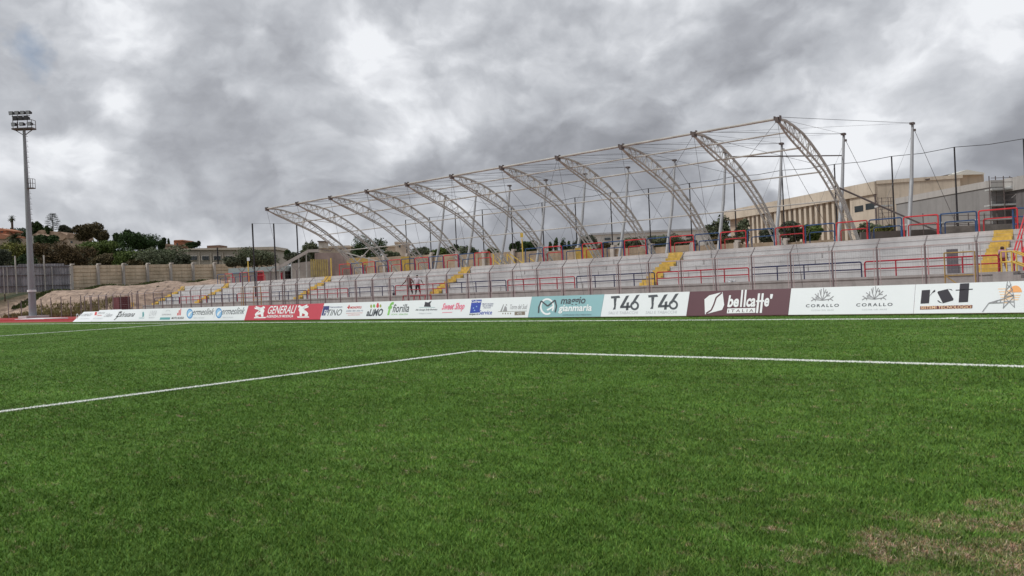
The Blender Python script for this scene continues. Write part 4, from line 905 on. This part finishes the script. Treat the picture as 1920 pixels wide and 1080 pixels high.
MB().box((Lg, 1.2, 2), (Lg+11, 9, zg-1.0), M=Mg).build('rear_wall', mat('dark_render', (.20,.185,.185), .9, .15, .6, streak=.3), gb); MB().box((Lg, 1.0, zg-.997), (Lg+11, 9, zg+.05), M=Mg).build('rear_parapet', GREYP, gb)
def scaffold(uprs, levels, D, label, planks, name='scaffolding', y_bot=430):
    t_ = thing(name, label, 'scaffolding', tuple(onD(uprs[0], y_bot, D)))
    m_ = MB()
    for i, x in enumerate(uprs): p = onD(x, levels[0], D+(i % 2)*1.1); q = onD(x+.6, y_bot, D+(i % 2)*1.1); m_.tube((q.x, q.y, 2.5), (q.x, q.y, p.z), .04, 5)
    m_.build('upright', DARKST, t_)
    m_ = MB()
    for y in levels[1:]: bar(m_, uprs[0], y+.8, uprs[-1]+3, y-.9, D, .028, 4)
    m_.build('ledger', DARKST, t_)
    for x0, x1, y in planks: fbox(MB(), x0, y, x1, y+3.2, D, 1.1).build('plank', mat('pale_plank', (.50,.51,.50), .8, .1, 2.), t_)
    return t_
sc = scaffold((1858, 1870, 1885, 1897, 1912, 1924, 1940), (330, 333, 341, 365, 375, 395), 66, 'tall scaffolding with pale planks at the right edge of the picture', ((1861,1900,352), (1897,1945,347), (1860,1945,381)))
bar(MB(), 1897, 371, 1918, 352, 66, .03, 4).build('brace', FENCER, sc)
sc2 = scaffold((1731, 1765, 1790, 1816, 1846, 1870), (400, 404, 421, 430), 64, 'low scaffolding platform with a long pale plank in front of the grey building', ((1700,1765,418), (1767,1835,414), (1835,1900,409)), 'low_scaffolding')
sc3 = scaffold((1648, 1655, 1667, 1672), (370, 371, 378, 392, 399, 407), 88, 'small scaffold tower against the beige side wall', ((1648,1674,384),), 'scaffold_tower')
# site fence / clutter at walkway level on the right
cl_ = thing('construction_hoarding', 'dark site hoarding and stacked material below the scaffolding', 'hoarding', tuple(onD(1800, 430, 62))); fbox(MB(), 1615, 432, 1765, 455, 66, .3).build('panel', mat('hoarding_dark', (.10,.09,.085), .9, .4, 1.5, (.2,.17,.15)), cl_); fbox(MB(), 1765, 421, 1945, 450, 63, .3).build('panel', mat('hoarding_grey', (.20,.185,.17), .9, .3, 1.2), cl_)
wh = thing('white_warehouse', 'long low white warehouse with flat roof beyond the back wall', 'building', tuple(onD(1215, 450, 170)))
fpoly(MB(), [(1108,470), (1108,441), (1335,430), (1335,470)], 170, 20).build('walls', mat('white_render', (.66,.66,.62), .8, .06, .2, streak=.1), wh); fpoly(MB(), [(1106,441), (1106,437.5), (1337,426.5), (1337,430)], 169.5, 21).build('roof_edge', mat('roof_grey', (.42,.44,.46), .7), wh)
for q_ in ((1134,446,1145,450), (1157,445,1163,448), (1287,441,1296,445)): fbox(MB(), *q_, 169.6, .3).build('window', GLASS, wh)
sb = thing('school_building', 'long low cream building with four windows behind the end wall', 'building', tuple(onD(430, 500, 262)))
fbox(MB(), 330, 467.5, 516, 520, 262, 14).build('walls', mat('cream_wall', (.54,.48,.40), .85, .08, .15, streak=.2), sb); fpoly(MB(), [(328,469), (328,466.3), (516,462.4), (518,468)], 261, 15).build('roof_edge', BEI2, sb)
for x in (356, 378.5, 400.5, 422.5):
    wo_ = fbox(MB(), x-1, 479, x+14, 488.5, 261.6, .35).build('window', mat('pale_surround', (.68,.62,.54), .8), sb); m_ = MB(); [fbox(m_, x+.5+i*4.4, 480.2, x+4+i*4.4, 487.5, 261.4, .2) for i in range(3)]; m_.build('pane', GLASS, wo_)
for x in (351.5, 372.5, 394.5, 416.5, 438.5): fbox(MB(), x, 473, x+2.2, 505, 261.5, .4).build('pilaster', BEI2, sb)
fbox(MB(), 388, 460, 412, 465, 300, 8).build('roof_hut', mat('tile_brown', (.28,.17,.12), .9), sb); fbox(MB(), 407, 464, 409, 498, 258, .3).build('dark_pipe', BLACKP, sb)
def house(label, walls, roof, wins, D, wm_, rm_, dep=9):
    x0, y0, x1, y1 = walls; t_ = thing('house', label, 'house', tuple(onD((x0+x1)/2, y1, D)))
    fbox(MB(), x0, y0, x1, y1, D, dep).build('wall', wm_, t_); fpoly(MB(), roof, D-.6, dep+1).build('roof', rm_, t_)
    for a, b_, c, d_ in wins: fbox(MB(), a, b_, c, d_, D-.05, .08).build('window', GLASS, t_)
TERR = mat('terracotta_wall', (.42,.19,.115), .9, .15, .5); TILE = mat('roof_tile', (.40,.29,.21), .9, .2, .6, (.30,.20,.14)); TILEO = mat('orange_tile', (.42,.20,.12), .9, .2, .6); OCH = mat('ochre_wall', (.52,.41,.31), .9, .1, .5)
house('terracotta house with an orange tiled roof at the far left edge', (-30,432,11,447), [(-32,429), (-5,427), (12,431), (12,433), (-32,433)], [(1,433.5,6,436)], 290, TERR, TILEO)
house('lower ochre wing of the terracotta house behind the palm', (-30,447,30,460), [(-32,444), (0,438), (17,442), (12,448), (-32,448)], [(17,449,24,457)], 286, OCH, TERR)
house('low house with wide sandy roof behind the araucaria', (66,442,118,452), [(64,441), (72,432.5), (78,431), (96,433.5), (120,441), (120,444), (64,444)], [], 300, OCH, TILE)
house('gabled sandy house with two roof slopes right of the araucaria', (104,443,143,462), [(98,442), (100,434), (112,434.5), (128,442), (118,450), (106,452)], [(108,452,112,456)], 292, OCH, TILE)
house('cream house with a brown ridge roof right of the gabled house', (128,444,148,465), [(124,445), (127,437), (146,439), (149,449), (140,447), (125,447)], [(132,452,136,456)], 284, OCH, TILE)
house('narrow white house end with a tall framed window behind the mast', (60.5,440,70.5,459), [(60,440.5), (66,437.5), (71,440), (71,441.5), (60,441.5)], [(63,443,67.5,455)], 240, mat('white_wall', (.52,.50,.45), .9), TILE)
house('small red brick house on the skyline right of the round pine', (326,452,344,466), [(325,452.5), (327,450), (343,449.5), (345,452)], [(331,456,334,459)], 300, TERR, TILEO)
house('sandy flat-roofed house on the skyline below the red brick house', (300,460,330,472), [(299,460.5), (303,456), (331,459), (331,461)], [], 296, OCH, TILE)
house('white water tank house on the skyline behind the left arches', (597,453,608,465), [(595,453.5), (595,451.5), (609.5,451.5), (609.5,453.5)], [], 180, mat('white_wall', (.6,.6,.6)), DARKST, 4)
house('beige low building on the skyline behind the left arches', (597,464,660,492), [(596,464.5), (600,461.5), (655,460), (662,464)], [(636,468,640,474)], 190, BEI, BEI2, 10)
house('pale square tower behind the third and fourth arches', (741,456,762,492), [(739,456.5), (740,453), (763,453), (763,456.5)], [(748,460,751,464)], 180, BEI2, BEI, 6)
house('low sand-coloured building left of the pale square tower', (722,462,742,492), [(721,462.5), (721,460.5), (743,460.5), (743,462.5)], [], 182, BEI, BEI2, 6)

# ------------------------------------------------------------------ trees
def leafm(n, a, b): a = [v*1.15 for v in a]; b = [v*1.25 for v in b]; return mat('leaf_'+n, b, .75, .25, .9, a, detail=7)
LM = dict(dark=leafm('dark', (.014,.030,.010), (.048,.080,.024)), pine=leafm('pine', (.010,.026,.007), (.040,.078,.018)), green=leafm('green', (.036,.064,.014), (.11,.15,.036)), brown=leafm('brown', (.036,.034,.016), (.11,.085,.040)), rust=leafm('rust', (.034,.030,.014), (.115,.075,.034)), olive=leafm('olive', (.045,.058,.030), (.125,.145,.085)), grey=leafm('grey', (.03,.038,.025), (.085,.095,.06)), yellow=leafm('yellow', (.06,.07,.018), (.17,.17,.04)), palm=leafm('palm', (.012,.022,.008), (.05,.07,.025)))
BARK = mat('bark', (.085,.062,.045), .95, .3, 3.)
def tree(px, yt, yb, wpx, D, kind, label, name='tree', n=None, lobes=7, trunk=True, cat='tree', group=None, flat=1., leaf=None, crown_from=.25):
    top = onD(px, yt, D); bot = onD(px, yb, D); Hh = top.z-bot.z; R = wpx/2/FPX*D; base = Vector((top.x, top.y, bot.z))
    t_ = thing(name, label, cat, tuple(base), group)
    rr = random.Random(int(px*7+yt)); mb = MB(); leaf = leaf or max(.16, D/FPX*2.6); n = int(1.5*(n or min(5600, 1100+ 6*wpx*(yb-yt))))
    cz = base.z+Hh*(crown_from+(1-crown_from)/2); hz = Hh*(1-crown_from)/2
    Ls = [(0, 0, -.08, .80)]*max(1, lobes//3)+[((rr.uniform(-.62, .62)), rr.uniform(-.6, .6), rr.uniform(-.6, .55), rr.uniform(.36, .55)) for _ in range(lobes)]
    for _ in range(n):
        lx, ly, lz, lr = Ls[rr.randrange(len(Ls))]
        while True:
            u = Vector((rr.gauss(0, 1), rr.gauss(0, 1), rr.gauss(0, 1)))
            if u.length > .01: break
        u.normalize(); k_ = lr*(rr.random()**.4)*(1+.18*math.sin(7*u.x+3*lx)*math.cos(5*u.z+9*ly))
        p = Vector((lx+u.x*k_, ly+u.y*k_, (lz+u.z*k_)*flat)); L_ = max(abs(p.x), abs(p.z), .001)
        q = Vector((base.x, base.y, cz))+ax @ Vector((p.x*R/1.02, p.y*R, 0))+Vector((0, 0, p.z*hz/1.0))
        if q.z < base.z: continue
        a = Vector((rr.gauss(0, 1), rr.gauss(0, 1), rr.gauss(0, .7))).normalized(); b_ = a.cross(Vector((rr.gauss(0, 1), rr.gauss(0, 1), rr.gauss(0, 1)))).normalized(); s_ = leaf*(.5+rr.random())*.62
        mb.add([q-a*s_, q+b_*s_*.5, q+a*s_, q-b_*s_*.5], [(0, 1, 2, 3)])
    mb.build('crown', LM[kind], t_)
    if trunk:
        m_ = MB().tube((base.x, base.y, base.z-2), (base.x, base.y, base.z+Hh*.6), max(.12, R*.07), 7, R*.03)
        for _ in range(5):
            a = rr.random()*6.28; m_.tube((base.x, base.y, base.z+Hh*rr.uniform(.2, .45)), (base.x+math.cos(a)*R*.55, base.y+math.sin(a)*R*.55, cz+hz*rr.uniform(-.2, .5)), R*.035, 5, R*.012)
        m_.build('trunk', BARK, t_)
    return t_
def palm(px, yt, yb, wpx, D, label, nf=46, droop=1.):
    c = onD(px, yt, D); bz = onD(px, yb, D).z; R = wpx/2/FPX*D; top = Vector((c.x, c.y, c.z-R*.75)); t_ = thing('palm_tree', label, 'palm tree', (c.x, c.y, bz)); rr = random.Random(int(px))
    MB().tube((c.x, c.y, bz-2), top, R*.26, 8, R*.22).tube(top-Vector((0, 0, R*.5)), top, R*.22, 8, R*.42).build('trunk', BARK, t_)
    m_ = MB()
    for i in range(nf):
        a = rr.random()*6.28; el = rr.uniform(-.7, 1.35); Lr = R*rr.uniform(.85, 1.12); pr = top; d = Vector((math.cos(a)*math.cos(el), math.sin(a)*math.cos(el), math.sin(el))); side = Vector((-math.sin(a), math.cos(a), 0))
        for s_ in range(6):
            nx_ = pr+d*Lr/6; wd = R*.17*math.sin((s_+.8)/6.8*math.pi)
            for q in range(3): 
                f0 = pr.lerp(nx_, q/3)
                for sg in (-1, 1): m_.add([f0, f0+d*R*.05, f0+side*sg*wd+d*R*.12-Vector((0, 0, wd*.5))], [(0, 1, 2)])
            pr = nx_; d = (d-Vector((0, 0, .22*droop))).normalized()
    m_.build('crown', LM['palm'], t_)
# left hill, back to front
tree(40, 422, 470, 70, 330, 'dark', 'dark green tree mass behind the tall palm', flat=1)
palm(22, 404, 455, 17, 300, 'tall fan palm standing above the roofs at the far left')
palm(27, 434, 466, 36, 270, 'low feathery palm below the tall fan palm', 60, 1.6)
tree(66, 416, 445, 17, 320, 'dark', 'small dark pine just right of the floodlight mast', lobes=5, crown_from=.1); tree(76, 418, 440, 10, 318, 'dark', 'slim dark tree between the pine and the araucaria', crown_from=.1)
def araucaria(px, yt, yb, wpx, D, label):
    c = onD(px, yt, D); b_ = onD(px, yb, D); R = wpx/2/FPX*D; Hh = c.z-b_.z; t_ = thing('araucaria', label, 'tree', (c.x, c.y, b_.z)); rr = random.Random(3)
    MB().tube((c.x, c.y, b_.z-2), c, .3, 6, .06).build('trunk', BARK, t_); m_ = MB()
    for i in range(9):
        z = b_.z+Hh*(.22+.76*i/8); rl = R*(1.0-.55*(i/8)**1.5)*rr.uniform(.8, 1.1)
        for k_ in range(7):
            a = 6.28*k_/7+rr.random(); e = Vector((c.x+math.cos(a)*rl, c.y+math.sin(a)*rl, z+rl*.18)); m_.tube((c.x, c.y, z), e, .07, 3, .04)
            for _ in range(26):
                f_ = rr.uniform(.45, 1.05); p = Vector((c.x, c.y, z)).lerp(e, f_)+Vector((rr.gauss(0, .3), rr.gauss(0, .3), rr.gauss(.1, .16))); s_ = .32
                m_.add([p-Vector((s_, 0, .05)), p+Vector((0, s_, .1)), p+Vector((s_, -s_*.2, 0))], [(0, 1, 2)])
    m_.build('crown', LM['dark'], t_)
araucaria(98, 402, 440, 28, 310, 'tall araucaria with open tiered branches on the skyline')
tree(92, 424, 446, 12, 300, 'dark', 'small round dark tree in front of the araucaria', crown_from=.05)
tree(122, 423, 448, 28, 330, 'grey', 'greyish bushy tree between the araucaria and the big brown tree')
tree(163, 416, 462, 54, 270, 'brown', 'big brownish green tree on the skyline, tallest of the hill'); tree(190, 425, 468, 30, 262, 'brown', 'brown tree leaning out right of the tallest hill tree')
tree(222, 436, 478, 26, 260, 'dark', 'dark tree left of the round pine'); tree(238, 427, 465, 18, 275, 'dark', 'thin dark tree rising behind the round pine', n=900)
tree(262, 431.5, 480, 74, 225, 'pine', 'large round dark green pine on the hill', lobes=12, crown_from=.05)
tree(302, 446, 480, 14, 240, 'dark', 'narrow dark tree at the right edge of the round pine')
tree(315.5, 444.5, 462, 4.5, 300, 'dark', 'tiny dark cypress on the skyline', n=500, lobes=2, crown_from=.0); tree(360, 452, 470, 27, 300, 'dark', 'low dark tree on the skyline behind the cream building'); tree(373, 450, 466, 6, 300, 'grey', 'small thin conifer on the skyline behind the cream building', n=350)
tree(86, 440, 466, 46, 240, 'dark', 'broad dark green tree in front of the sandy roofs', crown_from=.05)
tree(25, 446, 500, 80, 200, 'yellow', 'yellow green bush tree behind the corrugated fence at the left', crown_from=.0); tree(-5, 460, 505, 60, 190, 'grey', 'dull green bush at the far left edge behind the corrugated fence', crown_from=.0)
tree(48, 470, 512, 40, 175, 'dark', 'dark shrub beneath the yellow green tree beside the mast', crown_from=0)
tree(95, 448, 505, 76, 195, 'rust', 'wide rusty brown autumn tree right of the floodlight mast', lobes=10, crown_from=.0, n=5200); tree(140, 452, 508, 70, 188, 'rust', 'rusty brown autumn tree above the first wall panels', lobes=10, crown_from=.0, n=5200)
tree(182, 447, 490, 76, 205, 'green', 'broad bright green tree below the tallest hill tree', crown_from=.0); tree(205, 470, 502, 60, 182, 'brown', 'low brown bush above the wall beneath the bright green tree', crown_from=0)
tree(215, 455, 500, 90, 210, 'dark', 'dark bushes filling the slope below the brown trees', crown_from=0); tree(60, 452, 500, 60, 230, 'dark', 'dark green thicket behind the floodlight mast', crown_from=0)
tree(268, 464, 505, 60, 190, 'green', 'dark green undergrowth beneath the round pine', crown_from=0); tree(312, 462, 500, 50, 200, 'dark', 'dark green bushes behind the silvery olive', crown_from=0)
tree(232, 466, 505, 46, 180, 'green', 'green shrub above the wall left of the silvery olive', crown_from=0)
tree(300, 460, 506, 92, 176, 'olive', 'wide silvery olive tree above the end wall', lobes=12, crown_from=.0); tree(262, 480, 508, 40, 174, 'brown', 'brownish bush at the foot of the silvery olive', crown_from=0); tree(340, 478, 505, 40, 172, 'grey', 'grey green bush right of the silvery olive', crown_from=0)
tree(480, 463, 506, 84, 150, 'olive', 'spreading olive tree in front of the cream building', crown_from=.1, lobes=10); tree(440, 480, 500, 50, 148, 'grey', 'low grey green bush left of the spreading olive', crown_from=0)
tree(560, 472, 505, 60, 140, 'grey', 'grey leafy scrub behind the sloping coping beam', crown_from=0); tree(577, 452, 500, 44, 150, 'olive', 'bushy olive tree behind the sloping coping beam', crown_from=0)
tree(538, 466, 482, 14, 210, 'dark', 'small dark tree at the corner of the cream building', crown_from=0)
tree(689, 438, 500, 74, 130, 'dark', 'big dark green tree behind the two leftmost arches', lobes=11, crown_from=0., n=5200)
for i, (x, yt, w_, kd) in enumerate(((660,476,40,'grey'), (735,470,40,'olive'), (790,460,46,'olive'), (822,462,40,'green'), (850,458,30,'dark'), (880,461,50,'olive'), (915,463,44,'green'))):
    tree(x, yt, 496, w_, 122-i*3, kd, 'low %s hedge bush above the back wall, %s from the left' % ({'grey':'greyish','olive':'olive','green':'green','dark':'dark'}[kd], ORD[i]), 'hedge_bush', crown_from=0, cat='bush', group='bushes above the back wall', trunk=False)
tree(965, 450, 486, 22, 128, 'dark', 'compact dark green tree left of the yellow pole', crown_from=0); tree(995, 447, 484, 40, 127, 'dark', 'broader dark green tree right of the yellow pole', crown_from=0)
for i, (x, yt, w_) in enumerate(((1032,449,9), (1041,445,11), (1056,440,13), (1066,447,9))): tree(x, yt, 480, w_, 140, 'dark', 'slender dark conifer in the cluster behind the middle arches, %s from the left' % ORD[i], 'conifer', n=700, lobes=3, crown_from=0, group='slender conifers')
tree(1095, 436, 480, 60, 110, 'grey', 'greyish leafy tree behind the middle arches', crown_from=0.05, lobes=9); tree(1125, 455, 482, 50, 106, 'brown', 'brownish bush right of the greyish tree', crown_from=0)
tree(1180, 440, 475, 50, 100, 'olive', 'olive bush in front of the white warehouse, left one', crown_from=0); tree(1243, 437, 470, 90, 98, 'olive', 'wide olive bush in front of the white warehouse', crown_from=0, lobes=10); tree(1292, 447, 468, 40, 96, 'grey', 'small grey bush at the right end of the white warehouse', crown_from=0)
tree(1343, 405, 462, 46, 90, 'olive', 'tall airy olive tree left of the ribbed facade', crown_from=0.05, n=2600, lobes=8, leaf=.22); tree(1390, 408, 458, 34, 88, 'olive', 'airy olive tree in front of the left end of the ribbed facade', crown_from=.05, n=1900, leaf=.22)
tree(1365, 440, 462, 80, 86, 'brown', 'brownish low scrub under the airy olive trees', crown_from=0)
tree(1480, 409, 458, 52, 84, 'grey', 'dark bushy tree before the ribbed facade', crown_from=0, leaf=.22); tree(1520, 418, 455, 40, 83, 'green', 'green shrub right of the dark bushy tree', crown_from=0, leaf=.2); tree(1440, 428, 460, 40, 82, 'grey', 'low grey shrub left of the dark bushy tree', crown_from=0)
tree(1628, 416, 448, 60, 80, 'olive', 'olive shrub below the small windows of the beige building', crown_from=0, leaf=.2); tree(1655, 422, 445, 44, 76, 'yellow', 'yellowish shrub near the small scaffold tower', crown_from=0, leaf=.2)
tree(300, 548-12, 552-8, 14, 120, 'grey', 'small dry bush on the mound crest near the end wall', 'shrub', crown_from=0, cat='bush', n=500); tree(8, 532, 543, 20, 138, 'yellow', 'small yellow bush at the foot of the corrugated fence', 'shrub', crown_from=0, cat='bush', n=700)

# ------------------------------------------------------------------ people
def skin(name, joints, edges, rad, m, parent, lvl=2):
    me = bpy.data.meshes.new(name); me.from_pydata([Vector(j) for j in joints], edges, []); o = bpy.data.objects.new(name, me); col.objects.link(o)
    sk = o.modifiers.new('s', 'SKIN'); sk.use_smooth_shade = True
    for v, r in zip(me.skin_vertices[0].data, rad): v.radius = (r, r) if not isinstance(r, tuple) else r
    me.skin_vertices[0].data[0].use_root = True
    ss = o.modifiers.new('u', 'SUBSURF'); ss.levels = lvl; ss.render_levels = lvl
    bpy.context.view_layer.update(); nm = bpy.data.meshes.new_from_object(o.evaluated_get(bpy.context.evaluated_depsgraph_get())); bpy.data.objects.remove(o)
    nm.materials.clear(); nm.materials.append(m); q = bpy.data.objects.new(name, nm); col.objects.link(q); q.parent = parent; return q
def person(label, loc, rz, arms, top_m, leg_m, hairlong=False, lean=0., spread=.12):
    t_ = thing('person', label, 'person', loc); t_.rotation_euler = (0, 0, rz); L_ = lean
    # pelvis, spine, chest, neck, head, legs, arms (local, facing -y)
    J = [(0,0,.92), (0,-L_*.3,1.12), (0,-L_*.7,1.34), (0,-L_*.95,1.47), (0,-L_*1.05,1.575), (0,-L_*1.05,1.67),
         (.10,0,.86), (.10+spread*.4,-.02,.48), (.10+spread,.02,.09), (.10+spread,-.14,.04), (-.10,0,.86), (-.10-spread*.4,-.02,.48), (-.10-spread,.02,.09), (-.10-spread,-.14,.04)]
    R_ = [.12, .11, (.145, .10), .055, .105, .095, .095, .065, .04, .035, .095, .065, .04, .035]
    E = [(0,1), (1,2), (2,3), (3,4), (4,5), (0,6), (6,7), (7,8), (8,9), (0,10), (10,11), (11,12), (12,13)]
    for s_, (el, ha) in zip((1, -1), arms):
        i = len(J); J += [(s_*.20, -L_*.75, 1.40), el, ha, tuple(Vector(ha)+(Vector(ha)-Vector(el)).normalized()*.09)]; R_ += [.06, .042, .028, .032]; E += [(2, i), (i, i+1), (i+1, i+2), (i+2, i+3)]
        for f_ in range(4):
            j = len(J); d_ = (Vector(ha)-Vector(el)).normalized(); J += [tuple(Vector(ha)+d_*.12+Vector((0, -.015*(f_-1.5)*1.2, 0))+Vector((0, 0, -.02))), tuple(Vector(ha)+d_*(.16-.008*abs(f_-1))+Vector((0, -.016*(f_-1.5)*1.4, -.045)))]; R_ += [.009, .008]; E += [(i+3, j), (j, j+1)]
        j = len(J); J += [tuple(Vector(ha)+Vector((0, -.05, -.01)))]; R_ += [.011]; E += [(i+2, j)]
    b_ = skin('body', J, E, R_, SKIN, t_)
    sh = [0, 1, 2]; JJ = [(0,0,.84), (0,-L_*.3,1.10), (0,-L_*.7,1.33), (0,-L_*.9,1.46)]; RR = [(.20, .17), (.19, .16), (.22, .17), .09]; EE = [(0,1), (1,2), (2,3)]
    for s_, (el, ha) in zip((1, -1), arms):
        i = len(JJ); a = Vector((s_*.20, -L_*.75, 1.40)); JJ += [tuple(a), tuple(a.lerp(Vector(el), .8))]; RR += [.078, .062]; EE += [(2, i), (i, i+1)]
    skin('shirt', JJ, EE, RR, top_m, t_)
    skin('trousers', [(0,0,.98), (.10,0,.84), (.10+spread*.4,-.02,.48), (.10+spread,.02,.12), (-.10,0,.84), (-.10-spread*.4,-.02,.48), (-.10-spread,.02,.12)], [(0,1), (1,2), (2,3), (0,4), (4,5), (5,6)], [(.19, .15), .125, .092, .07, .125, .092, .07], leg_m, t_)
    hj = [(0, -L_*1.05+.045, 1.62), (0, -L_*1.05+.025, 1.73)]; hr_ = [.098, .092]
    if hairlong: hj = [(0, .09-L_, 1.42), (0, .06-L_, 1.56), (0, .02-L_, 1.69)]; hr_ = [.12, .13, .12]
    skin('hair', hj, [(i, i+1) for i in range(len(hj)-1)], hr_, HAIR, t_)
    for nm_, P_, r_ in (('nose', (0, -L_*1.05-.098, 1.60), .014),): skin(nm_, [P_, (P_[0], P_[1]+.02, P_[2]+.03)], [(0, 1)], [r_, r_*.7], SKIN, t_, 1)
    MB().box((-.045, -L_*1.05-.089, 1.617), (-.02, -L_*1.05-.083, 1.627)).box((.02, -L_*1.05-.089, 1.617), (.045, -L_*1.05-.083, 1.627)).build('eyes', mat('eye', (.5,.5,.5), .3), None).parent = t_
    MB().box((-.025, -L_*1.05-.084, 1.555), (.025, -L_*1.05-.078, 1.562)).build('mouth', mat('lip', (.14,.04,.035), .5), None).parent = t_
    return t_
WT = mat('white_cotton', (.62,.60,.66), .9, .06, 6.); DT = mat('dark_cotton', (.03,.03,.04), .9, .1, 6.); RT_ = mat('red_brown_cotton', (.22,.10,.10), .9, .2, 6.); PK = mat('lilac_cotton', (.52,.28,.38), .9, .15, 8.); MR = mat('dark_red_cotton', (.30,.03,.05), .9, .1, 6.)
yP = Y_FRONT+.38
def atp(px, z): return pxX(px, yP, z)
person('person in a white T-shirt and dark trousers leaning with both arms on the railing', (atp(783, 2), yP, Z_FRONT), YAW*.55, (((.42,-.10,1.20), (.62,-.22,.93)), ((-.42,-.10,1.16), (-.58,-.22,.92))), WT, DT, lean=.05)
person('person in a reddish top and dark trousers with arms spread on the railing', (atp(768, 2), yP+.02, Z_FRONT), YAW*.55, (((.40,-.12,1.16), (.52,-.22,.92)), ((-.44,-.10,1.12), (-.68,-.20,.90))), RT_, DT, lean=.14)
p3 = person('person with long black hair in a lilac top standing by the yellow handrails', (pxX(1880, 48.6, 2), 48.6, Z_FRONT), .5, (((.24,.0,1.12), (.26,-.10,.90)), ((-.24,.0,1.12), (-.26,-.12,.90))), PK, MR, True); p3.scale = (.77, .77, .77)
# low dark-red hurdle frame in front of the railing near the two people
hd = thing('hurdle', 'low dark red tube frame with several legs below the two people', 'frame', (atp(780, .5), 45.5, 0))
xa, xb = pxX(756, 45.5, .8), pxX(808, 45.5, .8); hdz = 1.0
MB().tube((xa, 45.5, hdz), (xb, 45.5, hdz), .035, 5).build('top_bar', REDD, hd); m_ = MB()
for i in range(6):
    x = xa+(xb-xa)*i/5; m_.tube((x, 45.5, hdz), (x+.12, 45.2, 0), .025, 4); m_.tube((x, 45.5, hdz), (x-.1, 45.8, 0), .025, 4)
m_.build('leg', REDD, hd)
bl = thing('ball', 'small dark ball resting on the front ledge left of the two people', 'ball', (pxX(735, 48.0, 1.1), 48.2, Z_FRONT)); bm = bmesh.new(); bmesh.ops.create_uvsphere(bm, u_segments=14, v_segments=8, radius=.13); me = bpy.data.meshes.new('surface'); bm.to_mesh(me); bm.free(); me.materials.append(BLACKP); o = bpy.data.objects.new('surface', me); o.location = (0, 0, .13); col.objects.link(o); o.parent = bl
bg_ = thing('litter_bag', 'small white crumpled bag lying on the front ledge of the stand', 'bag', (pxX(1367, 48.3, 1.1), 48.3, Z_FRONT)); m_ = MB(); rr = random.Random(5)
for i in range(14): p = Vector((rr.uniform(-.3, .3), rr.uniform(-.1, .1), rr.uniform(.02, .16))); m_.add([p+Vector((rr.uniform(-.12, .12), rr.uniform(-.1, .1), rr.uniform(-.05, .06))) for _ in range(4)], [(0, 1, 2), (0, 2, 3), (0, 1, 3)])
m_.build('sheet', WHITEB, None).parent = bg_
